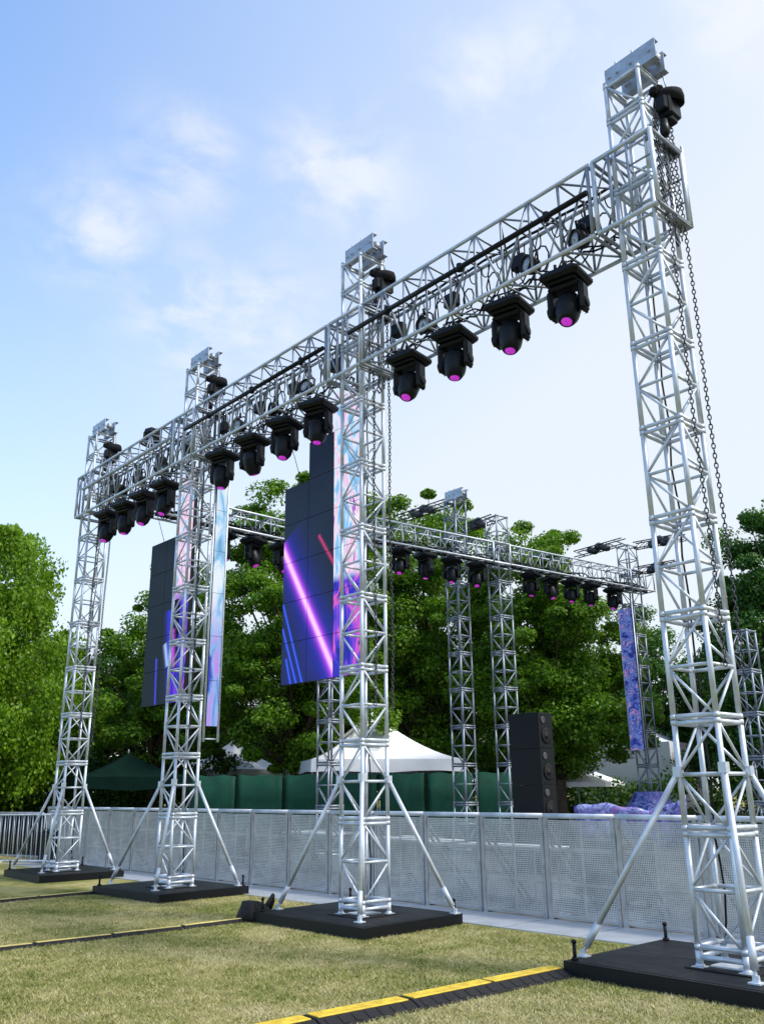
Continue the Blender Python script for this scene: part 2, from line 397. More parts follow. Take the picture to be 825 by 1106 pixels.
def tower(label, group, nsec=9, top=True, sec=None, hd=None):
    sec = sec or FULL; hd = hd or HEADSEC
    t = empty('truss_tower', label=label, cat='truss tower', group=group)
    base_section(t)
    for k in range(nsec): put_section(t, sec, Z0 + k * SEC, SEC)
    if top:
        put_section(t, hd, Z0 + 9 * SEC, 9.375 - Z0 - 9 * SEC)
        for x in (.085, .335):                      # two steel channels across the head
            h = MB(); y0, y1 = (-.20, .46) if x < .2 else (-.16, .40)
            h.span((x - .005, y0, 9.415), (x + .005, y1, 9.675))
            h.span((x + .005, y0, 9.415), (x + .085, y1, 9.425)); h.span((x + .005, y0, 9.665), (x + .085, y1, 9.675))
            for yy in (y0 + .08, .12, .30, y1 - .05): h.tube((x - .03, yy, 9.54), (x + .03, yy, 9.54), .018, 8)
            for yy in (.10, .32): h.tube((x + .02, yy, 9.675), (x + .02, yy, 9.73), .011, 6)
            h.build('head_channel', M['steel'], t)
        for yy in (.0, A): q = MB(); q.tube((-.02, yy, 9.395), (A + .02, yy, 9.395), .022, 8); q.build('head_bar', M['steel'], t)
        for yy in (-.10, .05): q = MB(); q.tube((.10, yy, 9.54), (.36, yy, 9.54), .016, 8); q.build('axle', M['steel'], t)
        q = MB(); q.lathe([(.0, -.03), (.07, -.03), (.05, 0), (.07, .03), (.0, .03)], 14, Matrix.Rotation(R_(90), 3, 'Y'), (.22, -.10, 9.54))
        q.build('head_pulley', M['steel'], t)
    return t
TG = 'front row truss towers'
LABT = ['silver truss tower farthest down the row, beside the left-hand end of the long beam', 'silver truss tower with the narrow sky-blue screen strip on its side', 'silver truss tower right in front of the screen with the pink light streak', 'nearest and largest silver truss tower with hanging chains']
proto = tower(LABT[3], TG); proto.location = (0, S[3], 0)
towers = {3: proto}
for i in (0, 1, 2): towers[i] = clone_thing(proto, (0, S[i], 0), 0, LABT[i])
for i, t in towers.items():                        # three tubular outriggers per tower
    dy = {3: .0, 2: -.05, 1: .06, 0: .12}[i]
    for (p, q) in (((0 - .02, A, 1.72), (-.27, 1.42 + dy, .165)), ((-.02, -.02, 1.75), (-.30, -.22 + dy * 1.5, .165)), ((A, -.02, 1.72), (1.00, -.52 + dy, .165))):
        b = MB(); p = Vector(p); q = Vector(q); d = (q - p).normalized()
        b.tube(p, q - d * .08, .027, 10); b.tube(q - d * .30, q - d * .06, .032, 10); b.tube(q - d * .08, q, .014, 8)
        b.box((q.x, q.y, .137), (.10, .10, .012)); b.box((q.x, q.y, .165), (.03, .05, .05))
        b.tube(p + Vector((-.03, 0, .0)), p + Vector((.03, 0, 0)), .036, 10); b.box(p, (.07, .07, .09))
        b.build('outrigger_brace', M['alu'], t)
    b = MB(); b.path([(A + .03 + .012 * math.sin(k * 1.3 + i), A - .04 + .012 * math.cos(k * 1.7), 7.4 - k * .24) for k in range(30)] + [(A + .1, A + .05, .2), (A + .3, A + .2, .14)], .010, 6); b.build('power_cable', M['black'], t)

# decks
DL = {3: 'black square ground deck carrying the nearest tower', 2: 'black square ground deck under the tower before the pink streak screen', 1: 'black square ground deck under the tower with the sky-blue strip', 0: 'black square ground deck under the farthest front tower'}
def deck(rot):
    d = empty('tower_deck', label=DL[3], cat='deck', group='decks under the front towers')
    b = MB()
    b.span((-.53, -.62, 0), (1.12, -.585, .125)); b.span((-.53, 1.415, 0), (1.12, 1.45, .125)); b.span((-.53, -.585, 0), (-.495, 1.415, .125)); b.span((1.085, -.585, 0), (1.12, 1.415, .125))
    b.build('deck_frame', M['pipe'], d)
    for (x0, x1, y0, y1) in ((-.49, .292, -.58, .41), (.298, 1.08, -.58, .41), (-.49, .292, .416, 1.41), (.298, 1.08, .416, 1.41)):
        p = MB(); p.span((x0, y0, .04), (x1, y1, .128)); p.build('deck_board', M['deck'], d)
    for (x, y) in ((-.45, 1.38), (1.05, -.55), (1.05, 1.38)):
        p = MB(); p.tube((x, y, .10), (x, y, .27), .017, 8); p.tube((x, y, .125), (x, y, .15), .032, 8); p.lathe([(.022, 0), (.024, .02), (.01, .03)], 8, None, (x, y, .265)); p.build('locking_pin', M['pipe'], d)
    w = MB(); w.box((.21, .21, .1345), (.62, .62, .006)); w.build('base_mat', M['blackrub'], d)
    return d
dk = deck(0); dk.location = (0, S[3], 0)
for i in (0, 1, 2): clone_thing(dk, (-.01 * i, S[i], 0), R_({0: -2.5, 1: 3.0, 2: 2.0}[i]), DL[i])

# ------------------------------------------------------------------ main beam
def box_truss_meshes(L, w, h, bay, chord, rail, diag, phase=0):
    ch = MB(); la = MB()
    ch.tube((0, 0, 0), (0, L, 0), chord, 10)
    n = max(1, round(L / bay)); b = L / n
    for k in range(n + 1):
        y = min(max(k * b, .025), L - .025)
        rr = rail if k in (0, n) else rail * .75
        for x in (0, w): la.tube((x, y, 0), (x, y, h), rr, 8)
        for z in (0, h): la.tube((0, y, z), (w, y, z), rr * .9, 8)
        if k < n:
            ya, yb = k * b + .03, (k + 1) * b - .03
            f = (k + phase) % 2
            for x in (0, w):
                z0, z1 = (.03, h - .03) if f else (h - .03, .03)
                la.tube((x, ya, z0), (x, yb, z1), diag, 7)
            for z in (0, h):
                x0, x1 = (.03, w - .03) if f else (w - .03, .03)
                la.tube((x0, ya, z), (x1, yb, z), diag, 7)
    return ch, la
W = .63; HB = ZT - ZB; XF = -.105
beam = empty('truss_beam', (XF, 0, ZB), label='long silver box truss beam crossing the four front towers', cat='truss beam')
SL = [(-.11, .63), (S[2] - .11, S[2] + .62), (S[1] - .11, S[1] + .62), (S[0] - .11, S[0] + .53)]
def sleeve(y0, y1):
    L = y1 - y0; c = MB(); l = MB()
    for x in (0, W):
        for z in (0, HB): c.tube((x, 0, z), (x, L, z), .027, 10)
        for y in (0, L): c.tube((x, y, 0), (x, y, HB), .026, 10)
        for y in (L * .40, L * .72): l.tube((x, y, 0), (x, y, HB), .020, 8)
        l.tube((x, L * .72, .03), (x, L * .99, HB * .5), .012, 6); l.tube((x, L * .72, HB - .03), (x, L * .99, HB * .5), .012, 6)
        l.tube((x, .02, HB * .33), (x, L * .4, HB * .33), .013, 6); l.tube((x, .02, HB * .66), (x, L * .4, HB * .66), .013, 6)
    for z in (0, HB):
        for y in (0, L): l.tube((0, y, z), (W, y, z), .022, 8)
        for y in (.07, L * .82): l.tube((0, y, z), (W, y, z), .016, 8)
    for z in (.04, HB - .04):                       # guide rollers running on the tower chords
        for (x, y) in ((.075, .075), (W - .075, .075), (.075, .56), (W - .075, .56)):
            if y < L: l.lathe([(.0, -.02), (.032, -.02), (.026, 0), (.032, .02), (0, .02)], 10, Matrix.Rotation(R_(90), 3, 'X'), (x, y, z))
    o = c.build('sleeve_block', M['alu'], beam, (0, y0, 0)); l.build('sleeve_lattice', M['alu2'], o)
    p = MB(); p.span((W * .55, -.02, -.034), (W + .03, .10, -.026)); p.span((W * .55, -.02, HB + .026), (W + .03, .08, HB + .034))
    p.tube((W + .015, -.015, -.03), (W + .015, -.015, HB + .10), .016, 8); p.build('bracket_plate', M['steel'], o)
for s in SL: sleeve(*s)
gaps = [(SL[0][1] + .05, SL[1][0] - .05), (SL[1][1] + .05, SL[2][0] - .05), (SL[2][1] + .05, SL[3][0] - .05)]
for k, (y0, y1) in enumerate(gaps):
    c, l = box_truss_meshes(y1 - y0, W, HB, .45, .026, .022, .0145, k)
    o = l.build('beam_span', M['alu2'], beam, (0, y0, 0)); cm = c.mesh('chord', M['alu'])
    for x in (0, W):
        for z in (0, HB): link('chord', cm, o, (x, 0, z))
    p = MB(); p.tube((-.055, y0 + (.02 if k < 2 else -.02), HB * .585), (-.055, y1 + .25, HB * .585), .034, 12)
    for j in range(3):
        yy = y0 + (y1 - y0) * (.15 + .35 * j); p.tube((-.055, yy, HB * .585 - .05), (-.055, yy, HB * .585 + .05), .042, 8); p.box((-.03, yy, HB * .585), (.05, .04, .05))
    p.build('cross_pipe', M['pipe'] if k < 2 else M['steel'], beam)
    w = MB(); pts = []                               # slung cable looms inside the span
    n = 40
    for r0, ph, zz in ((.014, .3, .10), (.012, 1.7, .14), (.010, 3.1, .07)):
        pts = [(W * .62 + .05 * math.sin(i * .9 + ph), y0 + (y1 - y0) * i / n, zz + .05 * abs(math.sin(i * .55 + ph)) + .03 * math.sin(i * 1.7 + ph)) for i in range(n + 1)]
        w.path(pts, r0, 6)
    for j in range(9):
        yy = y0 + (y1 - y0) * (j + .3 + .4 * random.random()) / 9; r = .09 + .07 * random.random()
        w.path([(W * .8, yy + r * math.sin(t * .7), .2 + .28 + r * 1.6 * math.cos(t * .7)) for t in range(10)], .011, 6)
        w.path([(W * .8, yy, HB), (W * .75, yy + .06, HB * .7), (W * .62, yy - .04, HB * .35), (W * .6, yy + .1, .12)], .010, 6)
    for j in range(14):                              # short tails and coils strapped to the rear chords
        yy = y0 + (y1 - y0) * (j + .5 * random.random()) / 14; r = .06 + .05 * random.random()
        w.path([(W - .02 + .03 * math.sin(q), yy + .02 * q, HB - .02 - (.12 + .25 * r * 3) * math.sin(q * .52)) for q in range(7)], .009, 5)
        if j % 3 == 0: w.path([(W * .86 + .02 * math.sin(q * 3), yy + r * math.cos(q * .8), .18 + r * math.sin(q * .8)) for q in range(17)], .012, 5)
        if j % 4 == 1: w.bbox((W * .78, yy, HB * .62), (.14, .22, .20), .02); w.tube((W * .78, yy, HB * .62), (W * .78, yy, HB), .015, 6)
    w.path([(W - .06, y0 + (y1 - y0) * i / 30, HB + .035 + .012 * math.sin(i * 1.3)) for i in range(31)], .020, 6)
    w.path([(.05, y0 + (y1 - y0) * i / 30, .045 + .015 * math.sin(i * 1.1)) for i in range(31)], .016, 6)
    w.build('cable_loom', M['black'], beam)

# ------------------------------------------------------------------ moving head lights
def moving_head():
    t = empty('moving_head_light', label='x', cat='stage light')
    b = MB(); b.bbox((0, 0, -.085), (.45, .45, .10), .035); b.bbox((0, 0, -.145), (.30, .32, .035), .012)
    b.box((-.2265, 0, -.085), (.006, .2, .05)); base = b.build('base_housing', M['black'], t)
    for x in (-.12, .12):
        cl = MB(); cl.box((x, 0, -.02), (.05, .16, .03)); cl.tube((x, -.06, -.02), (x, -.06, .05), .018, 8); cl.tube((x, .06, -.02), (x, .06, .05), .018, 8)
        cl.build('clamp', M['darksteel'], t)
    y = MB(); y.bbox((0, 0, -.182), (.20, .37, .05), .02)
    for s in (-1, 1):
        y.bbox((0, s * .176, -.335), (.17, .072, .32), .03); y.lathe([(.055, 0), (.055, .012), (.03, .018)], 14, Matrix.Rotation(R_(-90 * s), 3, 'X'), (0, s * .212, -.40))
    y.build('yoke', M['black'], t)
    R = None; c = (0, 0, 0)
    h = MB()
    h.lathe([(0, .165), (.055, .16), (.105, .135), (.130, .08), (.137, .0), (.134, -.07), (.122, -.13), (.094, -.175), (.080, -.195), (.07, -.198)], 22, R, c)
    for s in (0, 1, 2): h.lathe([(.1355, .045 - .03 * s), (.1415, .04 - .03 * s), (.1355, .035 - .03 * s)], 22, R, c)
    for s in (-1, 1): h.box((s * .06, -.124, .03), (.03, .006, .05)); h.box((s * .06, .124, -.04), (.05, .006, .02))
    hd = h.build('lamp_head', M['black'], t, (0, 0, -.40), (0, R_(16), 0))
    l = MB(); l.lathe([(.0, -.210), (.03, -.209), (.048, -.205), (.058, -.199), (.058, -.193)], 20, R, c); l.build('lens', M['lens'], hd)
    return t
mh = moving_head()
def aim(o, k):                                       # each lamp head parked at a slightly different tilt
    for ch in o.children:
        if ch.name.startswith('lamp_head'): ch.rotation_euler = (0, R_(14 + 9 * math.sin(k * 2.3 + 1)), 0)
heads = [(1.32, 'nearest beam light, hanging closest to the chain-hung tower'), (2.19, 'second beam light from the nearest tower, under the long beam'), (3.14, 'third beam light from the nearest tower, under the long beam'), (4.02, 'fourth beam light from the nearest tower, just before the second tower'),
         (6.08, 'light next left of the second tower, over the stepped screen top'), (6.97, 'middle light of the span between second and third towers'), (7.91, 'light turned to face away, in the span between second and third towers'), (8.86, 'light hanging right beside the third tower, on its near side'),
         (10.93, 'light next left of the third tower, above the dim screen'), (11.78, 'second light left of the third tower under the far span'), (12.62, 'second light from the far end of the long beam'), (13.45, 'last light at the far end of the long beam')]
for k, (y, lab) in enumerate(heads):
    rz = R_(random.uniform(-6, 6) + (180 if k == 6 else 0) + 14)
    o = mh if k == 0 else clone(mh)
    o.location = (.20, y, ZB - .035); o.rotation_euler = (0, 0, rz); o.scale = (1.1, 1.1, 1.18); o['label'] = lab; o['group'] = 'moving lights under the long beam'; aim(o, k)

# round par cans clamped inside the beam and one wash light standing on it
def par_can():
    t = empty('par_can', label='x', cat='stage light')
    Rm = Matrix.Rotation(R_(-90), 3, 'Y')
    b = MB(); b.lathe([(0, -.12), (.06, -.115), (.10, -.07), (.115, .0), (.118, .07), (.124, .075), (.124, .10), (.105, .10), (.1, .07)], 20, Rm); b.build('can', M['black'], t)
    y = MB(); y.path([(0, -.14, 0), (0, -.14, .12), (0, -.09, .17), (0, .09, .17), (0, .14, .12), (0, .14, 0)], .014, 6); y.tube((0, 0, .17), (0, 0, .26), .02, 8); y.build('yoke', M['black'], t)
    l = MB(); l.lathe([(0, .085), (.06, .082), (.1, .074), (.1, .07)], 20, Rm); l.build('lens', M['glass'], t)
    return t
M['glass'] = mat('frosted_lens', (.35, .37, .40), .15, .3)
pc = par_can(); pars = [1.14, 1.88, 3.75, 6.5, 7.4, 8.5, 11.3, 12.3, 13.1]
plab = ['round can light inside the beam nearest the chain-hung tower', 'round can light in the beam, second from the chain-hung tower', 'round can light in the beam just right of the second tower',
        'round can light in the beam just left of the second tower', 'round can light midway along the middle beam span', 'round can light in the beam just right of the third tower',
        'round can light in the beam, first left of the third tower', 'round can light midway along the far beam span', 'round can light in the beam nearest its far end']
for k, y in enumerate(pars):
    o = pc if k == 0 else clone(pc)
    o.location = (.30, y, ZT - .60 + random.uniform(-.06, .05)); o.rotation_euler = (0, R_(random.uniform(-12, 12)), R_(random.uniform(-25, 25))); o['label'] = plab[k]; o['group'] = 'can lights inside the long beam'
wl = empty('wash_light', (.22, 11.75, ZT + .03), R_(20), 'black boxy light standing on top of the long beam', 'stage light')
b = MB(); b.bbox((0, 0, .07), (.34, .36, .13), .03); b.build('base_housing', M['black'], wl)
b = MB()
for s in (-1, 1): b.bbox((0, s * .17, .22), (.12, .05, .24), .02)
b.build('yoke', M['black'], wl)
b = MB(); b.bbox((0, 0, .27), (.26, .27, .20), .05, Matrix.Rotation(R_(20), 3, 'Y')); b.build('lamp_head', M['black'], wl)

# ------------------------------------------------------------------ chain hoists
def chain_mesh(x, y, z1, z0, mb, jit=.0):
    z = z1; k = 0; p = .052
    while z > z0:
        M3 = Matrix.Rotation(R_(90 * (k % 2) + 30), 3, 'Z'); r = .0065
        pts = []
        for i in range(9):
            t = 2 * math.pi * i / 8; q = M3 @ Vector((.017 * math.cos(t), 0, .034 * math.sin(t) * 1.0)); pts.append((x + q.x + jit * math.sin(z * 2.1), y + q.y, z + q.z))
        mb.path(pts, r, 5); z -= p; k += 1
def hoist():
    t = empty('chain_hoist', label='x', cat='chain hoist', group='hoists on the front towers')
    b = MB(); R = Matrix.Rotation(R_(0), 3, 'Z')
    TT = Matrix.Rotation(R_(14), 3, 'X') @ Matrix.Rotation(R_(-10), 3, 'Y')
    b.lathe([(0, .07), (.08, .066), (.145, .04), (.165, -.01), (.172, -.10), (.16, -.10), (.15, -.02), (0, .0)], 18, TT, (.36, -.15, 9.06))
    for k in range(5): b.bbox((.20 + .05 * k, -.06 - .03 * (k % 2), 9.08 + .03 * (k % 3)), (.11, .10, .12), .03, Matrix.Rotation(.6 * k, 3, 'Z') @ Matrix.Rotation(.4 + .3 * k, 3, 'X'))
    b.build('canvas_cover', M['cloth'], t)
    b = MB(); b.bbox((.33, -.14, 8.85), (.22, .17, .26), .02); b.bbox((.33, -.14, 8.70), (.14, .12, .08), .015); b.bbox((.20, -.13, 8.86), (.08, .13, .18), .015); b.bbox((.465, -.14, 8.86), (.06, .13, .16), .015)
    b.lathe([(.04, 0), (.055, -.12), (.05, -.19), (.02, -.22)], 12, None, (.22, -.12, 8.66)); b.build('motor_body', M['black'], t)
    b = MB(); b.tube((.36, -.10, 9.44), (.36, -.14, 9.12), .008, 6); b.tube((.40, -.08, 9.44), (.39, -.14, 9.12), .008, 6); b.build('lifting_sling', M['steel'], t)
    for (x, y, z1, z0) in ((.47, -.075, 8.85, 2.6), (.20, -.045, 8.75, 2.65), (.30, -.055, 8.8, 7.3), (.39, -.065, 8.8, 7.2), (.13, -.06, 8.7, 7.35)):
        c = MB(); chain_mesh(x, y, z1, z0, c, .012); c.build('chain', M['darksteel'], t)
    b = MB(); b.path([(.30, -.055, 7.32), (.30, -.055, 7.22), (.345, -.06, 7.16), (.30, -.06, 7.11), (.27, -.06, 7.15)], .014, 8); b.build('load_hook', M['darksteel'], t)
    return t
hp = hoist(); hp['label'] = 'black chain hoist at the head of the nearest tower'
clone_thing(hp, (0, S[2], 0), 0, 'black chain hoist at the head of the tower before the pink streak screen')
clone_thing(hp, (0, S[1], 0), 0, 'black chain hoist at the head of the tower with the sky-blue strip')
clone_thing(hp, (0, S[0], 0), 0, 'black chain hoist at the head of the farthest front tower')

# ------------------------------------------------------------------ LED screens
def led_screen(name, ybase, label, kd, kb, cols):
    t = empty(name, (.75, ybase, 0), label=label, cat='LED screen', group='LED screens behind the front towers')
    for (u0, rows, k) in cols:
        for r in range(rows):
            z0 = 3.19 + r * .66; b = MB(); g_ = .004; y0, y1, za, zb = u0 + g_, u0 + .66 - g_, z0 + g_, z0 + .66 - g_
            b.add([(0, y0, za), (0, y1, za), (0, y1, zb), (0, y0, zb)], [(0, 3, 2, 1)], False, 0, [[(y0, za), (y0, zb), (y1, zb), (y1, za)]])
            b.span((.0015, y0, za), (.075, y1, zb), 1)
            b.build('screen_panel', [LED[k], M['black']], t)
    f = MB(); top = 3.19 + .66 * cols[-1][1]
    for (u0, rows, k) in cols:
        zt = 3.19 + rows * .66; f.span((.08, u0 + .05, zt - .05), (.13, u0 + .61, zt + .01))
        for uu in (u0 + .1, u0 + .56): f.tube((.11, uu, 3.2), (.11, uu, zt), .02, 8)
    f.build('rigging_frame', M['darksteel'], t)
    for (u0, rows, k) in cols: c = MB(); c.tube((.11, u0 + .33, 3.2 + rows * .66), (-.23, u0 + .33, ZB), .006, 6); c.build('suspension_cable', M['darksteel'], t)
    return t
led_screen('led_screen', S[2], 'stepped dark LED screen with a pink and violet light streak', 'streak', 'bright', ((2.21, 5, 'streak'), (1.55, 6, 'streak'), (.89, 7, 'bright')))
led_screen('led_screen', S[1], 'stepped dim LED screen with a few blue marks, behind the third tower', 'dim', 'bright2', ((2.21, 5, 'dim'), (1.55, 5, 'dim'), (1.22, 7, 'bright2')))
def led_strip(loc, rz, w, z0, z1, k, label, nrow):
    t = empty('led_strip', loc, rz, label, 'LED screen'); h = (z1 - z0) / nrow
    for r in range(nrow):
        a, b_ = z0 + r * h + .003, z0 + (r + 1) * h - .003
        b = MB(); b.add([(0, 0, a), (w, 0, a), (w, 0, b_), (0, 0, b_)], [(0, 1, 2, 3)], False, 0, [[(0, a), (w, a), (w, b_), (0, b_)]]); b.span((0, .0015, a), (w, .06, b_), 1)
        b.build('screen_panel', [LED[k], M['black']], t)
    f = MB()
    for x in (-.02, w + .03): f.tube((x, .03, z0 - .25), (x, .03, z1 + .3), .02, 8)
    for r in range(int((z1 - z0 + .25) / .45)): f.tube((-.02, .07, z0 - .2 + r * .45), (w + .03, .07, z0 - .2 + r * .45), .012, 6)
    f.build('ladder_frame', M['alu'], t)
    return t
led_strip((.22, S[1] - .20 - .33, 0), R_(0), .22, 2.62, 7.1, 'sky', 'narrow sky-blue LED strip beside the third tower', 6)

# ------------------------------------------------------------------ stage barrier
BX = lambda y: 2.29 - .034 * y
def barrier():
    t = empty('stage_barrier', label='x', cat='barrier'); L = 1.06; H = 1.245
    f = MB()
    for y in (.03, L - .03): f.span((-.02, y - .025, .012), (.02, y + .025, H - .02))
    for z in (.05, .44, .84): f.span((-.012 + .02, .055, z - .014), (.030, L - .055, z + .014))
    for y in (.52,): f.span((.012, y - .010, .07), (.026, y + .010, H - .05))
    for y in (.03, L - .03):
        for z in (.2, .62, 1.12): f.tube((-.03, y, z), (-.018, y, z), .014, 6)
    f.build('frame', M['barr'], t)
    s = MB(); s.add([(-.004, .055, .03), (-.004, L - .055, .03), (-.004, L - .055, H - .05), (-.004, .055, H - .05)], [(0, 3, 2, 1)], False, 0, [[(0, 0), (0, H), (L, H), (L, 0)]])
    s.build('perforated_sheet', M['perf'], t)
    r = MB(); r.tube((0, .005, H), (0, L - .005, H), .032, 12); r.build('top_rail', M['alu'], t)
    p = MB(); p.span((-.95, .004, .006), (.02, L - .004, .012)); p.span((-.95, .004, 0), (-.935, L - .004, .006)); p.build('foot_plate', M['tread'], t)
    k = MB()
    for y in (.05, L - .05): k.tube((.02, y, 1.1), (1.0, y, .03), .022, 8); k.tube((.02, y, .03), (1.0, y, .03), .02, 8)
    k.build('rear_strut', M['darksteel'], t)
    return t
bp = barrier()
N_B = 17
for k in range(N_B):
    y = .50 + k * 1.075
    o = bp if k == 0 else clone(bp)
    o.location = (BX(y), y, 0.001 * (k % 2)); o.rotation_euler = (0, 0, math.atan(.034)); o['group'] = 'perforated metal stage barriers'
    o['label'] = 'perforated metal stage barrier section in the straight run behind the towers'
# dark barriers closing the left end, one silver crowd barrier before them
def crowd_barrier(m, name, dark):
    t = empty(name, label='x', cat='barrier'); L = 2.0; H = 1.12
    f = MB(); f.path([(0, 0, .12), (0, 0, H - .08), (0, .08, H), (0, L - .08, H), (0, L, H - .08), (0, L, .12), (0, L - .08, .1), (0, .08, .1), (0, 0, .12)], .02, 8); f.build('frame', M[m], t)
    b = MB(); n = 17
    for i in range(1, n): b.tube((0, L * i / n, .1), (0, L * i / n, H), .009, 6)
    b.build('bars', M[m], t)
    for y in (.25, L - .25):
        p = MB(); p.path([(-.28, y, .01), (-.05, y, .10), (.05, y, .10), (.28, y, .01)], .016, 8); p.build('foot', M[m], t)
    if dark:
        s = MB(); s.span((.012, .05, .12), (.018, L - .05, H - .03)); s.build('mesh_cover', M['cloth'], t)
    return t
cb = crowd_barrier('steel', 'crowd_barrier', True); cb.location = (1.66, 18.95, 0); cb.rotation_euler = (0, 0, R_(14)); tag(cb, 'dark covered crowd barrier next to the end of the perforated barriers', group='dark covered crowd barriers')
clone_thing(cb, (1.15, 20.98, 0), R_(18), 'dark covered crowd barrier farther out at the left-hand edge of the lawn')
sb = crowd_barrier('alu', 'crowd_barrier', False); sb.location = (1.62, 17.0, 0); sb.rotation_euler = (R_(0), R_(-4), R_(38)); tag(sb, 'bare silver crowd barrier behind the farthest front tower')
cs = MB(); cs.bbox((0, 0, .35), (.35, .6, .7), .02); tr_ = empty('flight_case', (1.7, 18.4, 0), R_(20), 'black case behind the bare silver crowd barrier', 'case'); cs.build('case_body', M['black'], tr_)
cs = MB(); cs.bbox((0, 0, .73), (.36, .61, .06), .02); cs.build('lid', M['greycase'], tr_)

# ------------------------------------------------------------------ cable ramps
def ramp_seg(ym):
    t = empty('cable_ramp', label='x', cat='cable ramp'); L = .89
    b = MB(); prof = [(-.19, 0), (-.185, .012), (-.075, .058), (.075, .058), (.185, .012), (.19, 0)]
    n = len(prof); vs = [(x, p, z) for x in (0, L) for (p, z) in prof]
    fs = [(i, i + 1, n + i + 1, n + i) for i in range(n - 1)] + [(n - 1, 0, n, 2 * n - 1), tuple(range(n)), tuple(range(2 * n - 1, n - 1, -1))]
    b.add(vs, [tuple(reversed(f)) for f in fs])
    for i in range(7): b.box((.08 + i * .12, -.13, .037), (.05, .09, .006), Matrix.Rotation(R_(22), 3, 'X')); b.box((.08 + i * .12, .13, .037), (.05, .09, .006), Matrix.Rotation(R_(-22), 3, 'X'))
    b.build('ramp_body', M['blackrub'], t)
    y = MB(); y.bbox((L / 2, 0, .062), (L - .045, .145, .012), .004)
    for i in range(8):
        for s in (-1, 1): y.box((.06 + i * .11, s * .03, .069), (.045, .012, .004), Matrix.Rotation(R_(35 * s), 3, 'Z'))
    y.build('lid', ym, t)
    return t
def ramp_line(y, x1, n, dy, ym, where, grp):
    p = None; ords = ['first', 'second', 'third', 'fourth', 'fifth', 'sixth']
    for k in range(n):
        o = p or ramp_seg(ym)
        if p: o = clone(p)
        p = p or o
        o.location = (x1 - .89 * (k + 1) - .006 * k, y + dy * (k + 1) + random.uniform(-.006, .006), 0.002); o.rotation_euler = (0, R_(random.uniform(-.4, .4)), -math.atan(dy / .89) + R_(random.uniform(-.8, .8)))
        o.scale = (1, .40, .62) if ym is not M['yellow'] else (1, 1, 1)
        o['group'] = grp; o['label'] = f'{ords[k]} yellow-lidded cable ramp piece counting out from {where}'
ramp_line(1.54, -.52, 5, .035, M['yellow'], 'the nearest deck', 'cable ramp pieces at the nearest deck')
ramp_line(6.42, -.62, 5, .02, M['paleyellow'], 'the deck with the black bag', 'cable ramp pieces at the second deck')
ramp_line(11.0, -.62, 4, -.03, M['paleyellow'], 'the third deck', 'cable ramp pieces at the third deck')
bag = empty('cable_bag', (-.46, 6.42, 0), R_(8), 'black rubber flap bag slumped at the deck corner by the cable ramp', 'bag')
b = MB(); vs = []; nn = 14
for zz, sx, sy, ox in ((0, .22, .17, 0), (.04, .235, .18, -.01), (.12, .20, .16, -.03), (.19, .15, .13, -.06), (.235, .09, .11, -.10)):
    for i in range(nn):
        t_ = 2 * math.pi * i / nn; k = 1 + .07 * math.sin(3 * t_ + zz * 20); c_, s_ = math.cos(t_), math.sin(t_)
        vs.append((ox + sx * k * math.copysign(abs(c_) ** .7, c_), sy * k * math.copysign(abs(s_) ** .7, s_), zz))
fs = [(k * nn + i, k * nn + (i + 1) % nn, (k + 1) * nn + (i + 1) % nn, (k + 1) * nn + i) for k in range(4) for i in range(nn)] + [tuple(range(nn - 1, -1, -1)), tuple(range(4 * nn, 5 * nn))]
b.add(vs, fs, True); b.build('bag_body', M['blackrub'], bag)
b = MB(); b.path([(.12, -.02, .12), (.20, -.03, .20), (.28, -.02, .27), (.30, 0, .20), (.26, .02, .10)], .03, 8); b.build('flap', M['blackrub'], bag)

# ------------------------------------------------------------------ back truss structure
BG = 'slim truss towers of the back structure'
def back_tower(loc, nsec, lab, rz=0, top=False, scale=1.0):
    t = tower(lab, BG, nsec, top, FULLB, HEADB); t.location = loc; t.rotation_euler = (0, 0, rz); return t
c1 = back_tower((9.66, 12.1, 0), 9, 'tall slim tower standing behind the back beam, with a dark boom at its head', 0, True)
c2 = back_tower((10.42, 11.28, 0), 9, 'slim tower gripped by the middle of the back beam, next to the speaker stack', R_(-5.6))
dt = back_tower((16.0, 10.72, 0), 9, 'slim tower at the far end of the back beam with a violet screen strip', R_(-5.6))
et = back_tower((5.5, 12.45, 0), 7, 'slim tower half hidden behind the pink streak screen', 0)
ft = back_tower((12.15, 5.45, 0), 5, 'short slim tower seen past the right side of the nearest tower', 0)
def boom(parent, base, L, dirn, m='darksteel'):
    b = MB(); p = Vector(base); d = Vector(dirn).normalized(); s = Vector((d.y, -d.x, 0)) * .10
    for off in (s, -s, s + Vector((0, 0, .2)), -s + Vector((0, 0, .2))): b.tube(p + off, p + off + d * L, .018, 6)
    n = int(L / .3)
    for k in range(n):
        q = p + d * (k * L / n); r = p + d * ((k + 1) * L / n)
        b.tube(q + s, r + s + Vector((0, 0, .2)), .010, 5); b.tube(q - s, r - s + Vector((0, 0, .2)), .010, 5); b.tube(q + s, q - s, .010, 5)
    for j in range(5):                               # coiled cable and motor lumps hanging on the boom
        q = p + d * (L * (.35 + .08 * j)) + Vector((0, 0, .05 + .06 * (j % 3))); b.lathe([(0, -.12), (.10, -.10), (.13, 0), (.09, .1), (0, .12)], 8, Matrix.Rotation(.5 * j, 3, 'X'), q)
    b.build('boom_arm', M[m], parent)
boom(c1, (.21, .3, 9.30), 2.3, (0, 1, 0)); boom(dt, (.21, .3, 8.95), 2.0, (0, 1, 0)); boom(dt, (.21, -.1, 8.7), 1.6, (.25, -1, 0)); boom(dt, (.21, -.1, 7.9), 1.3, (.2, -1, 0))
boom(c2, (.21, .3, 8.75), 1.3, (0, 1, 0))
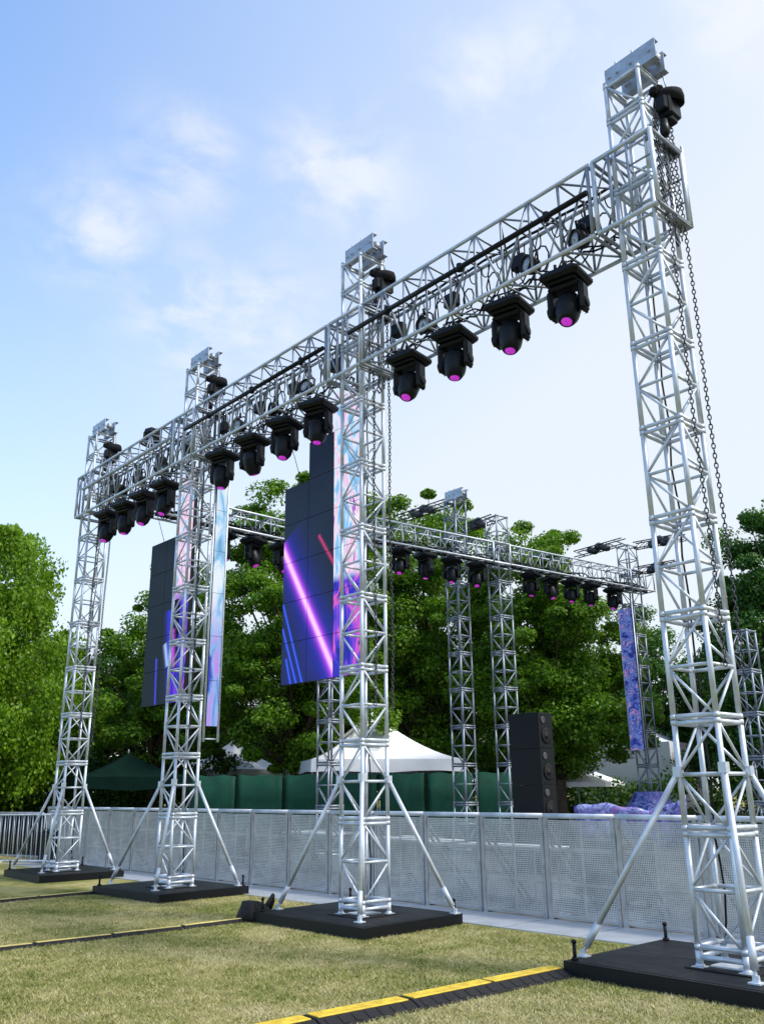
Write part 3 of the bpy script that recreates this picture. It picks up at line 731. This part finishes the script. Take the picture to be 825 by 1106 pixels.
def back_beam(p0, p1, h, w, label):
    p0 = Vector(p0); p1 = Vector(p1); d = p1 - p0; L = d.length
    t = empty('truss_beam', p0, math.atan2(-d.x, d.y), label, 'truss beam')
    c, l = box_truss_meshes(L, w, h, .42, .025, .02, .011)
    o = l.build('beam_span', M['alu2'], t); cm = c.mesh('chord', M['alu'])
    for x in (0, w):
        for z in (0, h): link('chord', cm, o, (x, 0, z))
    p = MB(); p.tube((w * .5, .1, .02), (w * .5, L - .1, .02), .045, 8)
    n = 60
    for r0, ph, zz in ((.022, .3, .10), (.02, 1.7, .14), (.018, 3.1, .07)):
        p.path([(w * .5 + .1 * math.sin(i * .9 + ph), .1 + (L - .2) * i / n, zz + .06 * abs(math.sin(i * .55 + ph))) for i in range(n + 1)], r0, 5)
    p.build('cable_loom', M['black'], t)
    return t, d.normalized(), L
a0, a1 = Vector((6.2, 11.57, ZB)), Vector((17.0, 10.52, ZB))
# beam x axis points to +X side of travel: travelling +X the local x axis points to -Y, so start from the far end
ba, dA, LA = back_beam(a1, a0, .54, .5, 'slim back truss beam running from behind the pink streak screen to the violet strip tower')
for (yy, ww) in ((LA - 4.55, .5), (.55, .5)):
    o = MB()
    for x in (-.03, ww + .03):
        for y in (0, .62):
            o.tube((x, yy + y, -.02), (x, yy + y, .56), .024, 8)
        for z in (-.02, .56): o.tube((x, yy, z), (x, yy + .62, z), .022, 8)
    o.build('sleeve_block', M['alu'], ba)
bb, dB, LB = back_beam((6.1, 12.3, 7.2), (.7, 12.25, 7.2), .45, .45, 'dark slim truss beam glimpsed between the third tower and the stepped screen')
na = Vector((-dA.y, dA.x, 0)); na = na if na.y > 0 else -na
back = [7.13, 7.95, 8.82, 9.7, 11.72, 12.52, 13.38, 14.2, 15.25]
bl = ['first light under the back beam, closest to the tower before the pink screen', 'second light under the back beam from the pink screen', 'third light under the back beam, before the tall boom tower', 'fourth light under the back beam, beside the tower by the speakers',
      'fifth light under the back beam, first beyond the speaker stack tower', 'sixth light under the back beam, tilted edge-on', 'seventh light under the back beam from the pink screen', 'eighth light under the back beam, last but one', 'last light under the back beam, above the violet strip']
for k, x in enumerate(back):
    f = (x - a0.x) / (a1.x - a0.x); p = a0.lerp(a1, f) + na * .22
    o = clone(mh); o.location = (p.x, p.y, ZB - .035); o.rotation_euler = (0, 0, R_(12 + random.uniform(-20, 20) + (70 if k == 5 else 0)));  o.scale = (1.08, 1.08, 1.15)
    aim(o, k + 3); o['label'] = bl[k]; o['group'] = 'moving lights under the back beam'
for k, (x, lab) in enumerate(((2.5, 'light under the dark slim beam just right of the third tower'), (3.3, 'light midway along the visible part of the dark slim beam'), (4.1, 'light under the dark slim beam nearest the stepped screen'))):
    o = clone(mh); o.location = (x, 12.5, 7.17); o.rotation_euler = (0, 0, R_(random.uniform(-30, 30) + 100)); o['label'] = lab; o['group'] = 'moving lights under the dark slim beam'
led_strip((15.6, 11.02, 0), R_(-90), .44, 2.6, 6.75, 'violet', 'violet and blue LED strip on the far end tower', 5)

# speaker stack
sp = empty('loudspeaker_stack', (6.84, 7.40, 0), R_(3), 'tall black loudspeaker stack behind the barrier with round drivers on its side', 'loudspeaker')
b = MB(); b.bbox((.24, .38, .12), (.62, .85, .24), .02); b.build('base_riser', M['cloth'], sp)
for k in range(4):
    z0 = .245 + k * .70; c = MB(); c.bbox((.24, .38, z0 + .349), (.47, .74, .697), .004); cab = c.build('cabinet', M['black'], sp)
    d = MB(); Rx = Matrix.Rotation(R_(90), 3, 'X')
    d.lathe([(.15, 0), (.16, .012), (.135, .02), (.06, -.0), (.05, .02), (0, .03)], 20, Rx, (.24, .008, z0 + .25)); d.build('driver', M['grill'], cab)
    h = MB(); h.lathe([(.07, 0), (.075, .01), (.05, .014), (.02, .004), (0, .006)], 14, Rx, (.15, .008, z0 + .55)); h.build('horn', M['greycase'], cab)
    h = MB(); h.span((.001, .32, z0 + .30), (.006, .46, z0 + .38)); h.span((.10, .0, z0 + .02), (.38, .006, z0 + .04)); h.build('handle', M['pipe'], cab)

# violet drapes round the far tower foot
def drape(name, pts, z0, z1f, label, depth=.10):
    t = empty(name, (0, 0, 0), 0, label, 'drape'); b = MB(); n = len(pts); vs = []; fs = []; m = 6
    for i, p in enumerate(pts):
        p = Vector(p); q = Vector(pts[min(i + 1, n - 1)]) - Vector(pts[max(i - 1, 0)]); nrm = Vector((-q.y, q.x)).normalized()
        for k in range(m + 1):
            z = z0 + (z1f(i / (n - 1)) - z0) * k / m; o = depth * math.sin(i * 1.9 + k * .4) * (.5 + .5 * math.sin(k))
            vs.append((p.x + nrm.x * o, p.y + nrm.y * o, z + .03 * math.sin(i * 1.3)))
    for i in range(n - 1):
        for k in range(m): fs.append((i * (m + 1) + k, (i + 1) * (m + 1) + k, (i + 1) * (m + 1) + k + 1, i * (m + 1) + k + 1))
    b.add(vs, fs, True); o = b.build('cloth', M['drape'], t); sol = o.modifiers.new('thick', 'SOLIDIFY'); sol.thickness = .02
    return t
P0, P1 = vp(5.0, 24.6), vp(7.9, 24.3)
drape('printed_drape', [P0.lerp(P1, i / 20).to_2d() for i in range(21)], .3, lambda f: 1.10 + .08 * math.sin(f * 7) + .9 * max(0, f - .72) ** 1.2, 'crumpled violet and blue printed drape beyond the barrier')
cone = empty('tower_skirt', (16.15, 10.9, 0), 0, 'flared violet printed skirt round the foot of the violet strip tower', 'drape')
b = MB(); vs = []; nn = 28
prof = [(1.25, 0), (1.15, .4), (.90, .75), (.68, 1.05), (.52, 1.25), (.42, 1.45)]
for (r, z) in prof:
    for i in range(nn):
        t_ = 2 * math.pi * i / nn; k = 1 + .06 * math.sin(7 * t_ + z); vs.append((r * k * math.cos(t_), r * k * math.sin(t_), z))
b.add(vs, [(k * nn + i, k * nn + (i + 1) % nn, (k + 1) * nn + (i + 1) % nn, (k + 1) * nn + i) for k in range(5) for i in range(nn)], True)
o = b.build('cloth', M['drape'], cone); o.modifiers.new('thick', 'SOLIDIFY').thickness = .02

# ------------------------------------------------------------------ tents, fence, background things
def tent(c, size, rz, ze, zp, label, m='white', val=.34, posts=True, group=None):
    t = empty('pavilion_tent', (c[0], c[1], 0), rz, label, 'tent', group); h = size / 2
    b = MB(); n = 10; ms = 6; vs = []; fs = []
    corners = [(-h, -h), (h, -h), (h, h), (-h, h)]
    ring = []
    for i in range(4):
        for j in range(ms):
            (x0, y0), (x1, y1) = corners[i], corners[(i + 1) % 4]; f = j / ms; ring.append((x0 + (x1 - x0) * f, y0 + (y1 - y0) * f))
    R = len(ring)
    for k in range(n + 1):
        f = k / n; s = 1 - f; z = ze + (zp - ze) * (f ** 1.75 * .72 + f * .28); s = max(s, .012)
        for (x, y) in ring:
            edge = 1 - abs(abs(x) - abs(y)) / h; vs.append((x * s, y * s, z - .05 * (1 - edge) * f * (1 - f) * 3))
    for k in range(n):
        for i in range(R): fs.append((k * R + i, k * R + (i + 1) % R, (k + 1) * R + (i + 1) % R, (k + 1) * R + i))
    b.add(vs, fs, True); b.build('roof', M[m], t)
    v = MB(); vs = []; fs = []
    for (x, y) in ring: vs.append((x * 1.003, y * 1.003, ze + .004))
    for i, (x, y) in enumerate(ring): vs.append((x * 1.01, y * 1.01, ze - val + .03 * math.sin(i * 1.7)))
    fs = [(i, R + i, R + (i + 1) % R, (i + 1) % R) for i in range(R)]
    v.add(vs, fs); v.build('valance', M[m], t)
    for (x, y) in corners:
        p = MB(); p.tube((x * .985, y * .985, 0), (x * .985, y * .985, ze), .03, 8); p.box((x * .985, y * .985, .01), (.16, .16, .02)); p.build('leg', M['alu2'], t)
    p = MB(); p.lathe([(.03, 0), (.03, .1), (.015, .16)], 8, None, (0, 0, zp - .05)); p.build('finial', M['alu2'], t)
    return t
tc_ = vp(-.42, 28.4); tent(tc_, 4.5, math.atan2(RV.y, RV.x) + R_(14), 2.42, 3.95, 'white peaked tent behind the green fence, at the foot of the trees')
tc_ = vp(-5.5, 33); tent(tc_, 3.2, .4, 2.3, 3.35, 'small white tent glimpsed left of the peaked tent, between the towers')
tc_ = vp(10.3, 37); tent(tc_, 4.0, .2, 3.2, 4.4, 'white tent at the far right beyond the violet strip tower', val=2.4)
tc_ = vp(-7.6, 27); tent(tc_, 3.2, -.3, 2.0, 2.7, 'dark green tent in the shade left of the third tower', 'darkgreen')
for k, (u, d_, lab) in enumerate(((6.4, 30.5, 'small white market parasol beyond the speaker stack'), (7.8, 34, 'small white parasol farther back, right of the other parasol'))):
    t = empty('market_parasol', vp(u, d_), .3 * k, lab, 'parasol', 'small white parasols')
    b = MB(); b.lathe([(1.05, 1.75), (.75, 1.86), (.35, 2.0), (.03, 2.12)], 8, None, (0, 0, 0), 0, False); b.lathe([(1.06, 1.60), (1.05, 1.75)], 8, None, (0, 0, 0), 0, False); b.build('canopy', M['white'], t)
    b = MB(); b.tube((0, 0, 0), (0, 0, 2.14), .025, 8); b.lathe([(.25, 0), (.25, .05), (.05, .09)], 12); b.build('pole', M['alu2'], t)

fe = empty('privacy_fence', (0, 0, 0), 0, 'dark green tarpaulin fence running below the white tents', 'fence')
q0, q1 = vp(-5.35, 25.2), vp(3.7, 24.8); L = (q1 - q0).length; dd = (q1 - q0).normalized(); n_ = 7
for k in range(n_):
    p = q0 + dd * (k * L / n_); b = MB(); vs = []; fs = []; mm = 10
    nrm = Vector((-dd.y, dd.x, 0))
    for i in range(mm + 1):
        for z in (.05, .7, 1.35, 2.0):
            w_ = p + dd * (.04 + (L / n_ - .08) * i / mm) + nrm * (.010 * math.sin(i * 1.9 + z * 2.6 + k) + .006 * math.sin(i * 4.1 - z * 3)); vs.append((w_.x, w_.y, z + (.02 * math.sin(i * 1.1 + k) if z > 1.9 else 0)))
    for i in range(mm):
        for j in range(3): fs.append((i * 4 + j, i * 4 + 4 + j, i * 4 + 5 + j, i * 4 + 1 + j))
    b.add(vs, fs, True); b.build('tarpaulin_panel', M['greentarp'], fe).modifiers.new('thick', 'SOLIDIFY').thickness = .01
    b = MB(); b.tube((p.x, p.y, 0), (p.x, p.y, 2.02), .02, 8); b.build('post', M['darkgreen'], fe)

# gear behind the barrier
def table(loc, rz, lab):
    t = empty('folding_table', loc, rz, lab, 'table', 'white tables behind the barrier'); b = MB(); b.bbox((0, 0, .735), (1.8, .75, .04), .01); b.build('tabletop', M['whitepl'], t)
    for s in (-1, 1):
        l = MB(); l.path([(s * .7, -.32, 0), (s * .7, -.3, .70), (s * .7, .3, .70), (s * .7, .32, 0)], .015, 6); l.build('leg', M['steel'], t)
for k, (x, y, r, lab) in enumerate(((4.2, 8.2, 80, 'white folding table seen through the barrier left of the speaker stack'), (3.6, 5.6, 95, 'white folding table seen through the barrier below the speaker stack'), (4.6, 11.6, 88, 'white folding table seen through the barrier behind the second deck'))): table((x, y, 0), R_(r), lab)
for k, (x, y, s_, lab) in enumerate(((3.9, 3.9, (1.1, .6, .75), 'grey wheeled flight case seen through the nearest barrier sections'), (4.9, 9.9, (1.2, .6, .9), 'large grey flight case between two white tables'), (4.0, 13.4, (.8, .6, .7), 'grey flight case behind the barrier by the third tower'))):
    t = empty('flight_case', (x, y, 0), R_(75 + 8 * k), lab, 'case'); b = MB(); b.bbox((0, 0, .12 + s_[2] / 2), s_, .012); b.build('case_body', M['greycase'], t)
    e = MB()
    for sx in (-1, 1):
        for sy in (-1, 1): e.box((sx * s_[0] / 2, sy * s_[1] / 2, .12 + s_[2] / 2), (.035, .035, s_[2] + .01))
    e.build('edge_trim', M['alu2'], t)
    for sx in (-1, 1):
        for sy in (-1, 1):
            w = MB(); w.lathe([(.05, -.02), (.05, .02)], 12, Matrix.Rotation(R_(90), 3, 'X'), (sx * s_[0] * .4, sy * s_[1] * .35, .052)); w.box((sx * s_[0] * .4, sy * s_[1] * .35, .11), (.06, .05, .03)); w.build('castor', M['pipe'], t)
# ------------------------------------------------------------------ trees
def leaves(centres, radii, n_each, size, droop=0.0, flat=.62):
    size = size * .62; n_each = int(n_each * 1.85)
    cs = np.asarray(centres); rs = np.asarray(radii); k = len(cs); n = k * n_each
    idx = np.repeat(np.arange(k), n_each)
    d = rng.normal(size=(n, 3)); d /= np.linalg.norm(d, axis=1)[:, None]
    rad = rng.random(n) ** .45
    off = d * (rad * rs[idx])[:, None]; off[:, 2] *= flat
    p = cs[idx] + off
    if droop: p[:, 2] -= droop * rng.random(n) ** 2 * rs[idx] * 2.0
    nrm = d * .7 + rng.normal(size=(n, 3)) * .55 + np.array([0, 0, .55]); nrm /= np.linalg.norm(nrm, axis=1)[:, None]
    a = np.cross(nrm, rng.normal(size=(n, 3))); a /= np.linalg.norm(a, axis=1)[:, None]
    if droop: a = a * .5 + np.array([0, 0, -1]) * .7; a /= np.linalg.norm(a, axis=1)[:, None]
    b = np.cross(nrm, a); b /= (np.linalg.norm(b, axis=1)[:, None] + 1e-6)
    s = size * (.6 + .8 * rng.random(n)); L = s[:, None]; w = (s * .36)[:, None]
    v = np.stack([p - a * L * .5, p + b * w - a * L * .02 - nrm * w * .18, p + a * L * .5, p - b * w - a * L * .02 - nrm * w * .18], axis=1)
    return v.reshape(-1, 3)
SPR = []
def crown_centres(ells, n, rc, shell=.55):
    SPR.clear()
    out = []; rr = []
    vol = np.array([e[3] * e[4] * e[5] for e in ells]); pr = vol / vol.sum()
    while len(out) < n:
        e = ells[rng.choice(len(ells), p=pr)]
        d = rng.normal(size=3); d /= np.linalg.norm(d); r = (shell + (1 - shell) * rng.random()) if rng.random() < .8 else rng.random() * shell
        spr = rng.random() < .22
        if spr: r = .88 + .13 * rng.random(); SPR.append(len(out))
        c = np.array(e[:3]) + d * np.array(e[3:6]) * r
        out.append(c); rr.append(rc * (.65 + .75 * rng.random()) * (.55 if spr else 1.0))
    return out, rr
def tree(label, base, H, ells, n, n_each, rc, size, m, droop=0, trunk=.22, group='trees behind the stage', name='broadleaf_tree', nl=22):
    t = empty(name, (base[0], base[1], 0), 0, label, 'tree', group)
    cs, rs = crown_centres(ells, n, rc)
    me = fastmesh('crown', leaves(cs, rs, n_each, size, droop), 4); me.materials.append(M[m])
    link('crown', me, t)
    lean = Vector((random.uniform(-.3, .3), random.uniform(-.3, .3), 0))
    top = Vector((0, 0, H * .72)) + lean
    b = MB(); pts = [Vector((0, 0, -.05)), Vector((0, 0, .25)), lean * .3 + Vector((.05, .03, H * .2)), lean * .6 + Vector((-.06, .04, H * .42)), top]
    b.path(pts, trunk, 10, trunk * .25); b.lathe([(trunk * 1.6, -.03), (trunk * 1.2, .12), (trunk * .95, .4)], 10); b.build('trunk', M['bark'], t)
    l = MB()
    for i in range(nl + len(SPR)):
        thin = i >= nl; c = Vector(cs[SPR[i - nl]] if thin else cs[int(i * len(cs) / nl)]); f = min(.95, max(.25, (c.z / H) - .22)); s = pts[0].lerp(top, f * .98)
        mid = s.lerp(c, .5) + Vector((random.uniform(-.2, .2), random.uniform(-.2, .2), .25)); l.path([s, s.lerp(mid, .5) + Vector((0, 0, .05)), mid, c], trunk * (.12 if thin else .32), 5 if thin else 6, .012 if thin else .018)
    l.build('limb', M['bark'], t)
    return t
E_ = lambda *a: a
# left weeping tree, bright
tree('bright green drooping tree filling the left-hand edge of the lawn', vp(-13.5, 27.2), 11.2, [E_(0, 0, 8.0, 2.9, 2.9, 2.7), E_(.6, -.3, 5.0, 3.7, 3.7, 2.8), E_(0, 0, 3.0, 3.5, 3.5, 1.7)], 330, 330, .62, .17, 'leaf_bright', .9, .3)
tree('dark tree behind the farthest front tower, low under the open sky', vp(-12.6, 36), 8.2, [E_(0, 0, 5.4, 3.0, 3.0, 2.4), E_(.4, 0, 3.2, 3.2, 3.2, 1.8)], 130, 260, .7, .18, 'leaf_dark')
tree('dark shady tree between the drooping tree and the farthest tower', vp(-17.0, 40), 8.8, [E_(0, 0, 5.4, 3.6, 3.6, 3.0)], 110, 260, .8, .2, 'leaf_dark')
tree('loose thin-topped tree behind the dim LED screen', vp(-7.6, 30), 9.8, [E_(.2, 0, 8.3, 1.35, 1.35, 1.3), E_(0, 0, 6.2, 2.0, 2.0, 1.7), E_(0, 0, 3.9, 2.7, 2.7, 1.9)], 150, 230, .5, .17, 'leaf_mid')
tree('tall leafy tree rising behind the pink streak screen', vp(-2.7, 28.5), 12.1, [E_(0, 0, 9.9, 2.4, 2.4, 2.0), E_(-.4, 0, 7.4, 3.1, 3.1, 2.4), E_(0, 0, 4.6, 3.3, 3.3, 2.4)], 300, 280, .6, .17, 'leaf_mid', 0, .3)
tree('broad tree above the left half of the back beam', vp(1.6, 32.5), 12.6, [E_(-.4, 0, 10.1, 2.8, 2.8, 2.3), E_(.5, 0, 7.2, 3.7, 3.7, 2.8), E_(0, 0, 4.4, 3.8, 3.8, 2.4)], 310, 280, .68, .18, 'leaf_mid', 0, .3)
tree('dense tree right of the speaker stack, under the back beam', vp(5.6, 29.5), 10.5, [E_(-.4, 0, 8.4, 1.9, 1.9, 1.9), E_(0, 0, 6.2, 2.8, 2.8, 2.2), E_(.2, -.3, 4.0, 3.1, 3.1, 1.9)], 280, 290, .58, .17, 'leaf_mid', 0, .28)
tree('lower blue-green tree behind the violet strip tower', vp(11.3, 38), 9.2, [E_(0, 0, 6.6, 2.5, 2.5, 2.3), E_(0, 0, 4.4, 3.0, 3.0, 1.8)], 120, 230, .66, .19, 'leaf_blue')
tree('dark tree at the right-hand edge, beyond the nearest tower', vp(12.2, 26), 10.4, [E_(0, 0, 8.2, 2.1, 2.1, 2.0), E_(.2, 0, 5.6, 2.7, 2.7, 2.4), E_(0, 0, 3.2, 2.7, 2.7, 1.7)], 290, 280, .6, .17, 'leaf_blue', 0, .28)
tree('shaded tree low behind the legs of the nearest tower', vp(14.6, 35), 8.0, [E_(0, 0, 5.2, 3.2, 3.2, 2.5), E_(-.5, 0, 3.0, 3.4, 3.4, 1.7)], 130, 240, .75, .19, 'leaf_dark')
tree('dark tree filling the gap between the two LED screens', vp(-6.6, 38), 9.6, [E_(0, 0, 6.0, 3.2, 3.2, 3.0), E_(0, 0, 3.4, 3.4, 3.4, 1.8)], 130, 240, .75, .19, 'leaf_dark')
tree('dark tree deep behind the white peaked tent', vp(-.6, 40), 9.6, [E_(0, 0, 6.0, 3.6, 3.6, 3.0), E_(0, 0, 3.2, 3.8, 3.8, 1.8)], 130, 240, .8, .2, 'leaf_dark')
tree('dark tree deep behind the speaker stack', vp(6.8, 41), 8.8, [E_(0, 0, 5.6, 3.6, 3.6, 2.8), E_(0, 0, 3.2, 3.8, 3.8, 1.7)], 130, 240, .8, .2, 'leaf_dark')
# distant woods closing the horizon
cs = []; rs = []
for i in range(520):
    lat = rng.uniform(-44, 44); dep = 52 + rng.uniform(-3, 5); hh = 6.2 + 1.3 * math.sin(lat * .35) + .8 * math.sin(lat * .9 + 1)
    p = vp(lat, dep); cs.append((p.x, p.y, hh * rng.random() ** .7)); rs.append(1.2 * (.7 + .7 * rng.random()))
wm = fastmesh('woods', leaves(cs, rs, 150, .38), 4); wm.materials.append(M['leaf_dark'])
tag(link('woods', wm), 'far mass of dark woods closing off the park', 'woods', kind='stuff')
# clipped undergrowth below the trees
cs = []; rs = []
for i in range(150):
    p = vp(rng.uniform(-19, 17), 33 + rng.uniform(-1, 2)); cs.append((p.x, p.y, .2 + 1.6 * rng.random())); rs.append(.6 + .4 * rng.random())
for i in range(130):
    p = vp(rng.uniform(-15.5, -4.5), 30.5 + rng.uniform(-.6, 1.2)); cs.append((p.x, p.y, .2 + 2.5 * rng.random())); rs.append(.6 + .4 * rng.random())
um = fastmesh('undergrowth', leaves(cs, rs, 170, .2), 4); um.materials.append(M['leaf_dark'])
tag(link('undergrowth', um), 'dark undergrowth beneath the trees behind the green fence', 'undergrowth', kind='stuff')

# ------------------------------------------------------------------ sun, sky
sd = (RV * .88 + FH * -.38); sd.normalize(); EL = R_(52)
to_sun = Vector((sd.x * math.cos(EL), sd.y * math.cos(EL), math.sin(EL)))
L_ = bpy.data.lights.new('sun', 'SUN'); L_.energy = 2.4; L_.angle = R_(9); L_.color = (1.0, .955, .89)
lo = link('sun', L_, None, (0, 0, 30)); lo.rotation_euler = to_sun.to_track_quat('Z', 'Y').to_euler()
wd = bpy.data.worlds.new('World'); SC.world = wd; wd.use_nodes = True; t = NT(wd.node_tree); t.n.clear()
out = t.new('ShaderNodeOutputWorld'); bg = t.new('ShaderNodeBackground'); bg.inputs['Strength'].default_value = .15
sky = t.new('ShaderNodeTexSky', sky_type='NISHITA'); sky.sun_disc = False; sky.sun_elevation = EL; sky.sun_rotation = math.atan2(to_sun.x, to_sun.y)
sky.air_density = 1.0; sky.dust_density = .6; sky.ozone_density = 1.5
dirn = t.new('ShaderNodeTexCoord').outputs['Generated']; sp_ = t.new('ShaderNodeSeparateXYZ'); t.l.new(dirn, sp_.inputs[0])
def blob(az_lat, az_f, z, w):                     # soft patch of cloud around one direction of the sky
    d = (RV * az_lat + FH * az_f + Vector((0, 0, z))).normalized()
    dt_ = t.vm('DOT_PRODUCT', dirn, tuple(d)).outputs['Value']
    return t.m('POWER', 2.718, t.m('DIVIDE', t.m('SUBTRACT', dt_, 1), w * w / 2))
zc = t.m('MAXIMUM', sp_.outputs[2], .02)
pl = t.new('ShaderNodeCombineXYZ'); t.l.new(t.m('DIVIDE', sp_.outputs[0], t.m('ADD', zc, .12)), pl.inputs[0]); t.l.new(t.m('DIVIDE', sp_.outputs[1], t.m('ADD', zc, .12)), pl.inputs[1])
cn = t.noise(pl.outputs[0], 7.0, 7, .60, .3)
bl_ = None
for a in ((-.03, 1, .79, .060), (-.09, 1, .805, .05), (-.258, 1, .815, .055), (-.369, 1, .712, .055), (-.24, 1, .585, .065), (-.15, 1, .585, .06), (.14, 1, .96, .05), (.24, 1, .98, .06), (.53, 1, 1.077, .06)):
    q = blob(*a); bl_ = q if bl_ is None else t.m('MAXIMUM', bl_, q)
cl = t.m('MULTIPLY', bl_, t.m('MULTIPLY', t.m('SUBTRACT', cn, .40), 5.0, clamp=True), clamp=True)
side = t.vm('DOT_PRODUCT', dirn, tuple(RV)).outputs['Value']      # thin haze, thicker on the sun's side and low down
hz = t.m('POWER', t.m('SUBTRACT', 1, t.m('MINIMUM', zc, 1)), 2.0)
fac = t.m('MINIMUM', t.m('MAXIMUM', t.m('ADD', t.m('MULTIPLY', hz, 1.2), t.m('MULTIPLY_ADD', side, 1.0, .34)), .07), .93)
tint = t.mix(1, sky.outputs[0], (1.12, 1.33, 1.48), 'MULTIPLY')
c1_ = t.mix(fac, tint, (3.40, 3.62, 3.82))
c2_ = t.mix(t.m('MULTIPLY', cl, .72), c1_, (3.7, 3.8, 3.9))
t.l.new(c2_, bg.inputs[0]); t.l.new(bg.outputs[0], out.inputs[0])

# ------------------------------------------------------------------ camera
cd = bpy.data.cameras.new('camera'); cam = link('camera', cd, None, CAM); SC.camera = cam
cd.sensor_fit = 'VERTICAL'; cd.sensor_height = 36; cd.lens = 947.83 / 1106 * 36; cd.clip_end = 2000; cd.clip_start = .05
Rr = Vector((.74449, -.66763, 0)); U = Vector((-.20106, -.2242, .95358)); F = Vector((.63664, .70993, .30115))
roll = ROLL = 0.01113
R2 = Rr * math.cos(roll) - U * math.sin(roll); U2 = U * math.cos(roll) + Rr * math.sin(roll)
cam.matrix_world = Matrix((( R2.x, U2.x, -F.x, CAM.x), (R2.y, U2.y, -F.y, CAM.y), (R2.z, U2.z, -F.z, CAM.z), (0, 0, 0, 1)))
SC.view_settings.view_transform = 'Standard'; SC.view_settings.look = 'None'; SC.view_settings.exposure = .76; SC.view_settings.gamma = 1
SC.render.engine = 'CYCLES'; SC.cycles.max_bounces = 8; SC.cycles.transparent_max_bounces = 12
